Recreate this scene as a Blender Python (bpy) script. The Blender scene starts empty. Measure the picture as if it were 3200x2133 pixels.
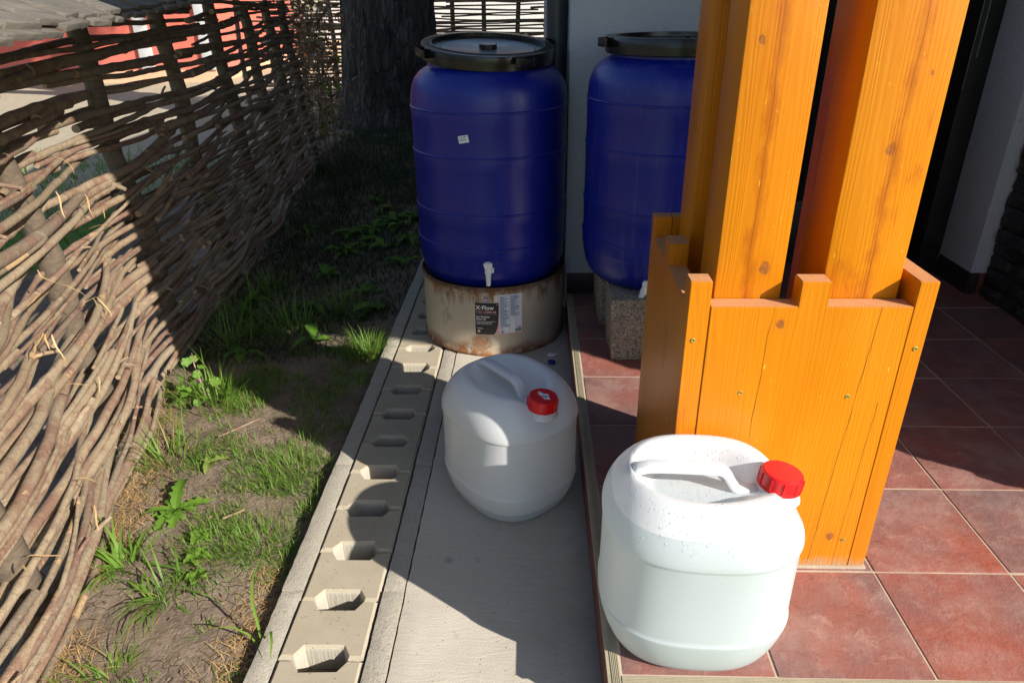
import bpy, bmesh, math, random
import numpy as np
from mathutils import Vector, Matrix, Euler
from math import pi, sin, cos, radians, sqrt, atan2
random.seed(7)
rng = np.random.default_rng(11)
sc = bpy.context.scene
COL = sc.collection

# ---------------------------------------------------------------- camera
CAM = Vector((0.5897, -1.2263, 1.2545))
YAW, PITCH, ROLL = -0.0319, 0.4547, -0.0108
fwd0 = Vector((sin(YAW), cos(YAW), 0)); right0 = Vector((cos(YAW), -sin(YAW), 0)); up0 = Vector((0, 0, 1))
fw = fwd0 * cos(PITCH) - up0 * sin(PITCH); upv = up0 * cos(PITCH) + fwd0 * sin(PITCH)
rr = right0 * cos(ROLL) + upv * sin(ROLL); uu = upv * cos(ROLL) - right0 * sin(ROLL)
cd = bpy.data.cameras.new('camera'); cam = bpy.data.objects.new('camera', cd); COL.objects.link(cam)
M = Matrix((rr, uu, -fw)).transposed().to_4x4(); M.translation = CAM
cam.matrix_world = M
cd.sensor_width = 36; cd.lens = 2206.3 / 3200 * 36; cd.clip_start = 0.05; cd.clip_end = 400
sc.camera = cam

# ---------------------------------------------------------------- sky, sun, exposure
ELEV = radians(30.3)
SUN = Vector((0.8165 * cos(ELEV), -0.5774 * cos(ELEV), sin(ELEV)))      # towards the sun
w = bpy.data.worlds.new('World'); sc.world = w; w.use_nodes = True
wt = w.node_tree; wt.nodes.clear()
sky = wt.nodes.new('ShaderNodeTexSky'); sky.sky_type = 'NISHITA'; sky.sun_disc = False
sky.sun_elevation = ELEV; sky.sun_rotation = math.atan2(SUN.x, SUN.y); sky.air_density = 1.0; sky.dust_density = 0.6
bg = wt.nodes.new('ShaderNodeBackground'); bg.inputs['Strength'].default_value = 0.105
wo = wt.nodes.new('ShaderNodeOutputWorld')
wt.links.new(sky.outputs[0], bg.inputs['Color']); wt.links.new(bg.outputs[0], wo.inputs['Surface'])
sd = bpy.data.lights.new('sun', 'SUN'); sd.energy = 5.0; sd.angle = radians(0.5); sd.color = (1.0, 0.945, 0.86)
sun = bpy.data.objects.new('sun', sd); COL.objects.link(sun)
sun.rotation_euler = (-SUN).to_track_quat('-Z', 'Y').to_euler(); sun.location = SUN * 20
vs = sc.view_settings; vs.view_transform = 'Standard'; vs.look = 'None'; vs.gamma = 1.0; vs.exposure = 0.84
vs.use_curve_mapping = False
sc.render.engine = 'CYCLES'
sc.cycles.max_bounces = 6; sc.cycles.diffuse_bounces = 4; sc.cycles.glossy_bounces = 2; sc.cycles.transparent_max_bounces = 8

# ---------------------------------------------------------------- helpers
def obj(name, me, mat=None, parent=None, smooth=None):
    o = bpy.data.objects.new(name, me); COL.objects.link(o)
    if mat is not None and not me.materials:
        for m in (mat if isinstance(mat, (list, tuple)) else [mat]): me.materials.append(m)
    if parent is not None: o.parent = parent
    if smooth is not None and len(me.polygons):
        me.polygons.foreach_set('use_smooth', [True] * len(me.polygons))
        if smooth < 180: me.set_sharp_from_angle(angle=radians(smooth))
    return o
def tag(o, label=None, cat=None, group=None, kind=None):
    if label: o['label'] = label
    if cat: o['category'] = cat
    if group: o['group'] = group
    if kind: o['kind'] = kind
    return o
def thing(name, label, cat, loc=(0, 0, 0), rotz=0.0, group=None):
    o = bpy.data.objects.new(name, None); COL.objects.link(o)
    o.empty_display_size = 0.05
    o.location = loc; o.rotation_euler = (0, 0, rotz)
    return tag(o, label, cat, group)
def copy_tree(o, parent=None):
    c = o.copy(); COL.objects.link(c)
    if parent is not None: c.parent = parent
    for ch in o.children: copy_tree(ch, c)
    return c

class MB:
    def __init__(s): s.v = []; s.f = []; s.mi = []
    def add(s, vs_, fs_, mi=0):
        b = len(s.v); s.v += [tuple(p) for p in vs_]
        for f in fs_: s.f.append(tuple(i + b for i in f)); s.mi.append(mi)
    def box(s, x0, x1, y0, y1, z0, z1, mi=0):
        s.add([(x0, y0, z0), (x1, y0, z0), (x1, y1, z0), (x0, y1, z0), (x0, y0, z1), (x1, y0, z1), (x1, y1, z1), (x0, y1, z1)],
              [(3, 2, 1, 0), (4, 5, 6, 7), (0, 1, 5, 4), (1, 2, 6, 5), (2, 3, 7, 6), (3, 0, 4, 7)], mi)
    def lathe(s, prof, n=48, cx=0, cy=0, mi=0, cap_bottom=True, cap_top=True):
        vs_ = []; fs_ = []
        for (r, z) in prof:
            for k in range(n):
                a = 2 * pi * k / n; vs_.append((cx + r * cos(a), cy + r * sin(a), z))
        for i in range(len(prof) - 1):
            for k in range(n):
                k2 = (k + 1) % n
                fs_.append((i * n + k, i * n + k2, (i + 1) * n + k2, (i + 1) * n + k))
        if cap_bottom: fs_.append(tuple(reversed(range(n))))
        if cap_top: fs_.append(tuple(range((len(prof) - 1) * n, len(prof) * n)))
        s.add(vs_, fs_, mi)
    def prism(s, poly, z0, z1, mi=0):
        n = len(poly)
        s.add([(x, y, z0) for x, y in poly] + [(x, y, z1) for x, y in poly],
              [tuple(reversed(range(n))), tuple(range(n, 2 * n))] + [(k, (k + 1) % n, n + (k + 1) % n, n + k) for k in range(n)], mi)
    def tube(s, pts, rad, n=8, mi=0, capmi=None, squash=None):
        """tube along a polyline; rad number or list; squash=(a,b,p) superelliptic section"""
        P = [Vector(p) for p in pts]; N = len(P)
        R = rad if isinstance(rad, (list, tuple)) else [rad] * N
        vs_ = []; fs_ = []; prev = None
        for i in range(N):
            t = (P[min(i + 1, N - 1)] - P[max(i - 1, 0)]).normalized()
            if prev is None:
                ref = Vector((0, 0, 1)) if abs(t.z) < 0.9 else Vector((0, 1, 0))
                a = t.cross(ref).normalized()
            else:
                a = (prev - t * prev.dot(t)).normalized()
            prev = a; b = t.cross(a).normalized()
            for k in range(n):
                an = 2 * pi * k / n; c_, s_ = cos(an), sin(an)
                if squash:
                    A, B, pw = squash
                    c_ = math.copysign(abs(c_) ** (2 / pw), c_) * A; s_ = math.copysign(abs(s_) ** (2 / pw), s_) * B
                vs_.append(P[i] + a * (R[i] * c_) + b * (R[i] * s_))
        for i in range(N - 1):
            for k in range(n):
                k2 = (k + 1) % n
                fs_.append((i * n + k, i * n + k2, (i + 1) * n + k2, (i + 1) * n + k))
        s.add(vs_, fs_, mi)
        b = len(s.v) - N * n
        cm = mi if capmi is None else capmi
        s.f.append(tuple(b + k for k in reversed(range(n)))); s.mi.append(cm)
        s.f.append(tuple(b + (N - 1) * n + k for k in range(n))); s.mi.append(cm)
    def mesh(s, name):
        me = bpy.data.meshes.new(name); me.from_pydata(s.v, [], s.f)
        if any(s.mi): me.polygons.foreach_set('material_index', s.mi)
        me.update(); return me
    def build(s, name, mat, parent=None, smooth=None, bevel=0, seg=2):
        me = s.mesh(name)
        if bevel:
            bm = bmesh.new(); bm.from_mesh(me)
            bmesh.ops.bevel(bm, geom=[e for e in bm.edges if len(e.link_faces) == 2 and e.calc_face_angle(0) > 0.5], offset=bevel, segments=seg, profile=0.6, affect='EDGES', clamp_overlap=True)
            bm.to_mesh(me); bm.free()
        return obj(name, me, mat, parent, smooth if smooth is not None else (35 if bevel else None))

def vnoise(x, y, seed=0):
    x = np.asarray(x, float); y = np.asarray(y, float)
    xi = np.floor(x).astype(np.int64); yi = np.floor(y).astype(np.int64); xf = x - xi; yf = y - yi
    def h(a, b):
        n = (a * 374761393 + b * 668265263 + seed * 1442695041) & 0x7fffffff
        n = ((n ^ (n >> 13)) * 1274126177) & 0x7fffffff
        return ((n ^ (n >> 16)) & 0xffff) / 65535.0
    u = xf * xf * (3 - 2 * xf); v = yf * yf * (3 - 2 * yf)
    return (h(xi, yi) * (1 - u) + h(xi + 1, yi) * u) * (1 - v) + (h(xi, yi + 1) * (1 - u) + h(xi + 1, yi + 1) * u) * v
def fbm(x, y, oct=4, seed=0):
    r = 0; a = 0.5
    for o in range(oct): r = r + a * vnoise(np.asarray(x) * 2 ** o, np.asarray(y) * 2 ** o, seed + o); a *= 0.5
    return r
def smst(a, b, x):
    t = np.clip((np.asarray(x, float) - a) / (b - a), 0, 1); return t * t * (3 - 2 * t)

# ---------------------------------------------------------------- material helpers
class T:
    def __init__(s, name):
        s.m = bpy.data.materials.new(name); s.m.use_nodes = True; s.t = s.m.node_tree
        s.b = s.t.nodes['Principled BSDF']; s.out = s.t.nodes['Material Output']; s._co = None
    def n(s, typ, ins=None, out=0, **props):
        nd = s.t.nodes.new('ShaderNode' + typ)
        for k, v in props.items(): setattr(nd, k, v)
        for k, v in (ins or {}).items(): s.set(nd.inputs[k], v)
        return nd.outputs[out] if out is not None else nd
    def set(s, sock, v):
        if isinstance(v, bpy.types.NodeSocket): s.t.links.new(v, sock)
        else:
            if isinstance(v, (tuple, list)) and len(v) == 3 and sock.type == 'RGBA': v = (*v, 1)
            sock.default_value = v
    def co(s, scale=(1, 1, 1), loc=(0, 0, 0), rot=(0, 0, 0)):
        if s._co is None: s._co = s.t.nodes.new('ShaderNodeTexCoord').outputs['Object']
        return s.n('Mapping', {'Vector': s._co, 'Scale': scale, 'Location': loc, 'Rotation': rot})
    def noise(s, vec, scale=5, detail=4, rough=0.55, dist=0.0):
        return s.n('TexNoise', {'Vector': vec, 'Scale': scale, 'Detail': detail, 'Roughness': rough, 'Distortion': dist})
    def voro(s, vec, scale=5, feature='F1', out='Distance', rnd=1.0):
        nd = s.n('TexVoronoi', {'Vector': vec, 'Scale': scale, 'Randomness': rnd}, out=None, feature=feature); return nd.outputs[out]
    def ramp(s, f, *stops, interp='LINEAR'):
        nd = s.n('ValToRGB', {'Fac': f}, out=None); e = nd.color_ramp.elements; nd.color_ramp.interpolation = interp
        while len(e) < len(stops): e.new(0.5)
        for el, (p, c) in zip(e, stops):
            el.position = p
            if isinstance(c, (int, float)): c = (c, c, c)
            el.color = (*c, 1)
        return nd.outputs[0]
    def mix(s, f, a, b, mode='MIX'):
        nd = s.n('Mix', None, out=None, data_type='RGBA', blend_type=mode)
        s.set(nd.inputs[0], f); s.set(nd.inputs[6], a); s.set(nd.inputs[7], b); return nd.outputs[2]
    def math(s, op, a, b=0.0, c=None):
        nd = s.n('Math', None, out=None, operation=op); s.set(nd.inputs[0], a); s.set(nd.inputs[1], b)
        if c is not None: s.set(nd.inputs[2], c)
        return nd.outputs[0]
    def mapr(s, v, a, b, c=0.0, d=1.0):
        return s.n('MapRange', {'Value': v, 'From Min': a, 'From Max': b, 'To Min': c, 'To Max': d})
    def bump(s, h, dist=0.002, strength=1.0, normal=None):
        ins = {'Height': h, 'Distance': dist, 'Strength': strength}
        if normal is not None: ins['Normal'] = normal
        return s.n('Bump', ins)
    def p(s, **kw):
        for k, v in kw.items(): s.set(s.b.inputs[k.replace('_', ' ')], v)
        return s
    def xyz(s):
        if s._co is None: s._co = s.t.nodes.new('ShaderNodeTexCoord').outputs['Object']
        nd = s.n('SeparateXYZ', {'Vector': s._co}, out=None); return nd.outputs
    def rand(s): return s.n('ObjectInfo', None, out='Random')

def m_plain(name, col, rough=0.5, var=0.12, scale=12, bump=0.0, spec=0.5, metal=0.0):
    t = T(name); n = t.noise(t.co(), scale, 5)
    c = t.mix(n, tuple(x * (1 - var) for x in col), tuple(min(1, x * (1 + var)) for x in col))
    t.p(Base_Color=c, Roughness=t.mapr(n, 0.3, 0.7, rough - 0.06, rough + 0.08), Metallic=metal)
    t.set(t.b.inputs['Specular IOR Level'], spec)
    if bump: t.p(Normal=t.bump(t.noise(t.co(), scale * 8, 4), bump))
    return t.m

def m_soil():
    t = T('soil'); v = t.co()
    n1 = t.noise(v, 6, 6, 0.6); n2 = t.noise(v, 85, 7, 0.72)
    c = t.ramp(n1, (0.3, (0.19, 0.142, 0.102)), (0.55, (0.29, 0.222, 0.162)), (0.75, (0.38, 0.305, 0.23)))
    c = t.mix(t.mapr(n2, 0.35, 0.7), c, t.mix(0.5, c, (0.06, 0.042, 0.03)))
    cr = t.voro(t.n('VectorMath', {0: v, 1: t.n('VectorMath', {0: t.n('TexNoise', {'Vector': v, 'Scale': 14}, out='Color'), 1: (0.05, 0.05, 0.05)}, operation='MULTIPLY')}, operation='ADD'), 24, 'DISTANCE_TO_EDGE')
    crm = t.math('MAXIMUM', t.mapr(cr, 0.0, 0.05), t.mapr(t.noise(v, 5, 4), 0.56, 0.44))
    c = t.mix(crm, t.mix(0.4, c, (0.03, 0.02, 0.014)), c)
    h = t.math('ADD', t.math('MULTIPLY', crm, 0.3), t.math('ADD', t.math('MULTIPLY', n2, 0.8), n1))
    t.p(Base_Color=c, Roughness=0.95, Normal=t.bump(h, 0.012, 0.9)); t.set(t.b.inputs['Specular IOR Level'], 0.15)
    return t.m

def m_yard():
    t = T('yard_ground'); v = t.co()
    n1 = t.noise(v, 0.5, 5); n2 = t.noise(v, 9, 5)
    beige = t.mix(n2, (0.30, 0.25, 0.165), (0.42, 0.36, 0.25))
    green = t.mix(n2, (0.06, 0.13, 0.012), (0.14, 0.24, 0.03))
    xyz = t.xyz()
    near = t.math('ADD', t.math('MULTIPLY', xyz[0], -0.55), t.math('MULTIPLY', xyz[1], 0.18))
    f = t.mapr(t.math('ADD', near, t.math('MULTIPLY', n1, 1.6)), 2.9, 3.4)
    t.p(Base_Color=t.mix(f, green, beige), Roughness=0.95, Normal=t.bump(n2, 0.02))
    return t.m

def m_kerb():
    t = T('kerb_concrete'); v = t.co(); n = t.noise(v, 18, 6, 0.65); f = t.noise(v, 160, 4, 0.7)
    r = t.rand()
    c = t.mix(n, (0.32, 0.285, 0.225), (0.48, 0.435, 0.355)); c = t.mix(t.mapr(f, 0.54, 0.72), c, (0.22, 0.19, 0.15))
    c = t.mix(t.math('MULTIPLY', r, 0.25), c, (0.24, 0.21, 0.17))
    pits = t.voro(v, 260)
    h = t.math('ADD', t.math('MULTIPLY', f, 0.7), t.math('ADD', n, t.mapr(pits, 0.1, 0.35, -0.4, 0.0)))
    t.p(Base_Color=c, Roughness=0.93, Normal=t.bump(h, 0.0030, 0.9)); t.set(t.b.inputs['Specular IOR Level'], 0.25)
    return t.m
def m_paver():
    t = T('paver_concrete'); v = t.co(); n = t.noise(v, 14, 5, 0.6); f = t.noise(v, 300, 4, 0.7); r = t.rand()
    c = t.mix(n, (0.31, 0.262, 0.185), (0.42, 0.365, 0.27))
    c = t.mix(t.math('MULTIPLY', r, 0.3), c, (0.34, 0.285, 0.20))
    off_ = t.n('CombineXYZ', {'X': t.math('MULTIPLY', r, 31.0), 'Y': t.math('MULTIPLY', r, 57.0), 'Z': 0.0}); sv = t.n('VectorMath', {0: v, 1: off_}, operation='ADD')
    c = t.mix(t.mapr(t.noise(sv, 9, 6, 0.7), 0.5, 0.75, 0, 0.35), c, (0.25, 0.21, 0.15))
    pv = t.voro(sv, 130); pcol = t.n('TexVoronoi', {'Vector': sv, 'Scale': 130.0}, out='Color')
    pm = t.math('MULTIPLY', t.mapr(pv, 0.16, 0.22, 1, 0), t.math('GREATER_THAN', t.n('SeparateColor', {'Color': pcol}), 0.86))
    c = t.mix(pm, c, (0.13, 0.10, 0.07))
    xyz = t.xyz(); deep = t.mapr(xyz[2], -0.012, -0.004, 1, 0)
    streak = t.noise(t.co((60, 60, 4)), 3, 4)
    c = t.mix(t.math('MULTIPLY', deep, streak), c, (0.46, 0.43, 0.38))
    h = t.math('ADD', f, t.math('MULTIPLY', pm, -1.5)); h = t.math('ADD', h, t.math('MULTIPLY', t.math('MULTIPLY', deep, streak), 3.0))
    t.p(Base_Color=c, Roughness=0.88, Normal=t.bump(h, 0.0012, 0.8)); t.set(t.b.inputs['Specular IOR Level'], 0.3)
    return t.m
def m_slab():
    t = T('brushed_concrete'); v = t.co()
    wob = t.noise(t.co((2.2, 5.0, 1)), 1.6, 3)
    xyz = t.xyz()
    yy = t.math('ADD', t.math('MULTIPLY', xyz[1], 1.0), t.math('MULTIPLY', wob, 0.12))
    comb = t.n('CombineXYZ', {'X': t.math('MULTIPLY', xyz[0], 3.0), 'Y': t.math('MULTIPLY', yy, 75.0), 'Z': 0.0})
    br = t.noise(comb, 1.6, 5, 0.62); br2 = t.noise(comb, 4.5, 3, 0.6)
    big = t.noise(v, 3.5, 5, 0.6); fine = t.noise(v, 220, 3)
    c = t.mix(big, (0.42, 0.37, 0.30), (0.53, 0.475, 0.39))
    c = t.mix(t.mapr(br, 0.58, 0.74), c, t.mix(0.13, c, (0.20, 0.165, 0.12)))
    st = t.voro(t.co(), 7.5); sn = t.n('TexNoise', {'Vector': v, 'Scale': 26.0, 'Detail': 3.0})
    c = t.mix(t.math('MULTIPLY', t.mapr(t.math('ADD', st, t.math('MULTIPLY', sn, 0.12)), 0.10, 0.17, 1, 0), 0.5), c, (0.2, 0.17, 0.13))
    gv = t.voro(v, 95); gc = t.n('SeparateColor', {'Color': t.n('TexVoronoi', {'Vector': v, 'Scale': 95.0}, out='Color')})
    c = t.mix(t.math('MULTIPLY', t.mapr(gv, 0.10, 0.16, 1, 0), t.math('GREATER_THAN', gc, 0.80)), c, (0.13, 0.11, 0.085))
    c = t.mix(t.mapr(t.noise(v, 2.2, 6, 0.7), 0.5, 0.72, 0, 0.35), c, (0.27, 0.23, 0.18))
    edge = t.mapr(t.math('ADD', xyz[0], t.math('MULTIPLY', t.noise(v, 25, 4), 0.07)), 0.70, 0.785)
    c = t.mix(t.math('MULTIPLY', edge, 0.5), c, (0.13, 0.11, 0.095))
    h = t.math('ADD', br, t.math('ADD', t.math('MULTIPLY', br2, 0.6), t.math('MULTIPLY', fine, 0.7)))
    t.p(Base_Color=c, Roughness=0.9, Normal=t.bump(h, 0.0015, 0.7)); t.set(t.b.inputs['Specular IOR Level'], 0.3)
    return t.m
def m_tile():
    t = T('slate_tile'); r = t.rand()
    off = t.n('CombineXYZ', {'X': t.math('MULTIPLY', r, 37.0), 'Y': t.math('MULTIPLY', r, 91.0), 'Z': r})
    v = t.n('VectorMath', {0: t.co(), 1: off}, operation='ADD')
    n1 = t.noise(v, 4.2, 4, 0.55, 0.6); n2 = t.noise(v, 24, 7, 0.7, 0.35); n3 = t.noise(v, 90, 4, 0.7)
    c = t.ramp(n1, (0.30, (0.155, 0.095, 0.09)), (0.44, (0.22, 0.105, 0.09)), (0.58, (0.27, 0.095, 0.07)), (0.72, (0.32, 0.085, 0.055)))
    c = t.mix(t.math('MULTIPLY', t.mapr(n2, 0.55, 0.75), 0.6), c, (0.42, 0.28, 0.23))
    c = t.mix(t.mapr(n2, 0.42, 0.30), c, (0.17, 0.075, 0.066))
    c = t.mix(t.math('MULTIPLY', t.mapr(r, 0.5, 1.0), 0.6), c, (0.18, 0.105, 0.095)); c = t.mix(t.math('MULTIPLY', t.mapr(r, 0.5, 0.0), 0.35), c, (0.30, 0.09, 0.06))
    c = t.mix(t.math('MULTIPLY', t.mapr(t.noise(v, 7, 6, 0.72), 0.46, 0.68), 0.5), c, (0.36, 0.235, 0.20))
    ledge = t.n('TexNoise', {'Vector': v, 'Scale': 7.0, 'Detail': 6.0, 'Distortion': 0.5})
    led = t.math('SNAP', ledge, 0.09)
    h = t.math('ADD', t.math('MULTIPLY', led, 2.2), t.math('ADD', n2, t.math('MULTIPLY', n3, 0.4)))
    t.p(Base_Color=c, Roughness=t.mapr(n2, 0.3, 0.7, 0.42, 0.62), Normal=t.bump(h, 0.0035, 0.8))
    t.set(t.b.inputs['Specular IOR Level'], 0.4)
    return t.m
def m_wood(name='stained_wood', cracks=(), knots=(), patches=True, stain=0.0):
    t = T(name); v = t.co(); xyz = t.xyz(); r = t.rand()
    off = t.math('MULTIPLY', r, 23.0)
    wv = t.n('VectorMath', {0: t.co((1, 1, 0.06)), 1: t.n('CombineXYZ', {'X': off, 'Y': off, 'Z': off})}, operation='ADD')
    warp = t.n('TexNoise', {'Vector': wv, 'Scale': 9.0, 'Detail': 3.0})
    ring = t.math('SINE', t.math('MULTIPLY', t.math('ADD', t.math('ADD', xyz[0], t.math('MULTIPLY', xyz[1], 0.8)), t.math('MULTIPLY', warp, 0.22)), 620.0))
    fib = t.noise(t.n('VectorMath', {0: t.co((1, 1, 0.02)), 1: t.n('CombineXYZ', {'X': off, 'Y': 0.0, 'Z': 0.0})}, operation='ADD'), 260, 4, 0.6)
    big = t.noise(t.n('VectorMath', {0: t.co((1, 1, 0.25)), 1: t.n('CombineXYZ', {'X': off, 'Y': off, 'Z': 0.0})}, operation='ADD'), 7, 4)
    c = t.ramp(big, (0.3, (0.47, 0.140, 0.0016)), (0.5, (0.53, 0.170, 0.0016)), (0.75, (0.575, 0.196, 0.0018)))
    c = t.mix(t.math('MULTIPLY', t.math('MULTIPLY', t.mapr(ring, -0.2, 1.0), t.mapr(fib, 0.35, 0.65)), 0.09), c, (0.36, 0.09, 0.002))
    c = t.mix(t.math('MULTIPLY', t.mapr(fib, 0.5, 0.75), 0.09), c, (0.36, 0.09, 0.002))
    h = t.math('ADD', t.math('MULTIPLY', ring, 0.25), fib)
    if patches:
        pn = t.noise(t.n('VectorMath', {0: t.co((1, 1, 0.3)), 1: t.n('CombineXYZ', {'X': 0.0, 'Y': off, 'Z': off})}, operation='ADD'), 11, 6, 0.7)
        pm = t.mapr(pn, 0.575, 0.65)
        c = t.mix(t.math('MULTIPLY', pm, 0.5), c, (0.31, 0.065, 0.003))
    for (kx, kz, kr) in knots:
        dx = t.math('MULTIPLY', t.math('SUBTRACT', xyz[0], kx), 1.0); dz = t.math('MULTIPLY', t.math('SUBTRACT', xyz[2], kz), 0.75)
        d = t.math('SQRT', t.math('ADD', t.math('MULTIPLY', dx, dx), t.math('MULTIPLY', dz, dz)))
        d = t.math('ADD', d, t.math('MULTIPLY', t.math('SUBTRACT', t.noise(v, 70, 3), 0.5), 0.012))
        km = t.mapr(d, kr * 0.8, kr, 1, 0); halo = t.mapr(d, kr, kr * 2.6, 1, 0)
        rg = t.math('SINE', t.math('MULTIPLY', d, 1500.0))
        c = t.mix(t.math('MULTIPLY', halo, t.mapr(rg, -0.2, 1.0, 0.1, 0.32)), c, (0.33, 0.075, 0.004))
        c = t.mix(t.math('MULTIPLY', km, t.mapr(t.noise(v, 120, 4), 0.3, 0.6, 0.45, 1.0)), c, (0.20, 0.062, 0.020))
        h = t.math('ADD', h, t.math('MULTIPLY', km, t.math('MULTIPLY', t.noise(v, 200, 3), -0.9)))
    for (cx_, slope, amp, wd, z0, z1, sd_) in cracks:
        nz = t.n('TexNoise', {'Vector': t.co((0, 0, 1), (0, 0, sd_)), 'Scale': 3.0, 'Detail': 3.0, 'Roughness': 0.5})
        pos = t.math('ADD', cx_, t.math('ADD', t.math('MULTIPLY', xyz[2], slope), t.math('MULTIPLY', t.math('SUBTRACT', nz, 0.5), amp)))
        d = t.math('ABSOLUTE', t.math('SUBTRACT', xyz[0], pos))
        wn = t.math('MULTIPLY', t.mapr(t.noise(t.co((0, 0, 1), (0, 0, sd_ + 3)), 11, 3), 0.3, 0.7, 0.15, 1.0), wd)
        m = t.math('LESS_THAN', d, wn)
        m = t.math('MULTIPLY', m, t.math('MULTIPLY', t.math('GREATER_THAN', xyz[2], z0), t.math('LESS_THAN', xyz[2], z1)))
        near = t.math('MULTIPLY', t.mapr(t.math('ADD', d, t.math('MULTIPLY', t.noise(t.co((1, 1, 0.4)), 38, 5, 0.7), 0.05)), 0.040, 0.026), stain)
        c = t.mix(near, c, (0.30, 0.060, 0.003))
        c = t.mix(m, c, (0.06, 0.022, 0.003)); h = t.math('ADD', h, t.math('MULTIPLY', m, -6.0))
    c = t.mix(t.math('MULTIPLY', r, 0.22), c, (0.42, 0.12, 0.002))
    foot = t.mapr(t.math('ADD', xyz[2], t.math('MULTIPLY', t.noise(t.co((1, 1, 0.25)), 60, 5, 0.7), 0.075)), 0.070, 0.040)
    c = t.mix(t.math('MULTIPLY', foot, 0.75), c, (0.34, 0.24, 0.15))
    fleck = t.noise(t.co((1, 1, 0.35)), 130, 3, 0.5); c = t.mix(t.mapr(fleck, 0.70, 0.73, 0, 0.6), c, (0.62, 0.34, 0.03))
    t.p(Base_Color=c, Roughness=t.mapr(big, 0.3, 0.7, 0.27, 0.40), Normal=t.bump(h, 0.0007, 0.6))
    t.set(t.b.inputs['Specular IOR Level'], 0.45)
    return t.m
def m_endgrain():
    t = T('end_grain'); n = t.noise(t.co(), 60, 5, 0.7); c = t.mix(n, (0.40, 0.15, 0.045), (0.55, 0.28, 0.12))
    t.p(Base_Color=c, Roughness=0.75, Normal=t.bump(t.noise(t.co(), 300, 3), 0.001)); return t.m
def m_stucco(name, col, bump=0.003):
    t = T(name); v = t.co(); n = t.noise(v, 90, 5, 0.6); b = t.noise(v, 3, 4); g = t.voro(v, 110, 'SMOOTH_F1')
    c = t.mix(b, tuple(x * 0.92 for x in col), col)
    xyz = t.xyz(); c = t.mix(t.math('MULTIPLY', t.mapr(xyz[2], 0.55, 0.2), 0.22), c, (0.30, 0.27, 0.23))
    t.p(Base_Color=c, Roughness=0.92, Normal=t.bump(t.math('ADD', n, g), bump, 0.8)); t.set(t.b.inputs['Specular IOR Level'], 0.2)
    return t.m
def m_can(name, water, drops):
    t = T(name); v = t.co(); xyz = t.xyz()
    n = t.noise(v, 6, 4)
    air = t.mix(n, (0.81, 0.825, 0.83), (0.86, 0.87, 0.875)); wet = t.mix(n, (0.60, 0.665, 0.685), (0.66, 0.715, 0.74))
    wl = t.mapr(xyz[2], water - 0.0012, water + 0.0012)
    c = t.mix(wl, wet, air)
    dirt = t.voro(v, 30); c = t.mix(t.mapr(dirt, 0.02, 0.035, 0.6, 0), c, (0.22, 0.2, 0.17))
    h = t.math('MULTIPLY', t.noise(v, 14, 3), 0.6)
    nrm = t.bump(h, 0.0025, 0.5)
    if drops:
        up = t.mapr(t.math('ADD', xyz[2], t.math('MULTIPLY', t.noise(v, 22, 3), 0.10)), 0.345, 0.375)
        dm = None
        for sc_, th in ((135, 0.30), (230, 0.28)):
            d = t.voro(v, sc_); cell = t.n('SeparateColor', {'Color': t.n('TexVoronoi', {'Vector': v, 'Scale': float(sc_)}, out='Color')})
            th2 = t.math('MULTIPLY', cell, th)
            q = t.math('SUBTRACT', 1.0, t.math('DIVIDE', d, t.math('MAXIMUM', th2, 0.02)))
            q = t.math('MAXIMUM', q, 0.0); q = t.math('MULTIPLY', q, t.math('GREATER_THAN', cell, 0.45))
            dm = q if dm is None else t.math('MAXIMUM', dm, q)
        dm = t.math('MULTIPLY', dm, up)
        nrm = t.bump(t.math('POWER', dm, 0.5), 0.0016, 1.0, nrm)
        c = t.mix(t.math('MULTIPLY', t.mapr(dm, 0.02, 0.3), 0.32), c, (0.60, 0.66, 0.67))
    t.p(Base_Color=c, Roughness=0.27, Normal=nrm); t.set(t.b.inputs['Specular IOR Level'], 0.45)
    tr = t.n('BsdfTranslucent', {'Color': c})
    sh = t.n('MixShader', {0: 0.42}, out=None)
    t.t.links.new(t.b.outputs[0], sh.inputs[1]); t.t.links.new(tr, sh.inputs[2]); t.t.links.new(sh.outputs[0], t.out.inputs['Surface'])
    return t.m
def m_barrel(name, dusty):
    t = T(name); v = t.co(); n = t.noise(v, 5, 4); st = t.noise(t.co((20, 20, 1.2)), 3, 5, 0.65)
    c = t.mix(n, (0.0035, 0.009, 0.17), (0.006, 0.015, 0.25))
    c = t.mix(t.math('MULTIPLY', t.mapr(st, 0.55, 0.8), dusty), c, (0.12, 0.13, 0.25))
    sp = t.voro(v, 45); c = t.mix(t.mapr(sp, 0.03, 0.05, 0.5, 0), c, (0.2, 0.2, 0.3))
    t.p(Base_Color=c, Roughness=t.mapr(st, 0.3, 0.7, 0.27, 0.42), Normal=t.bump(t.noise(v, 120, 3), 0.0006))
    t.set(t.b.inputs['Specular IOR Level'], 0.5)
    return t.m
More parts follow.
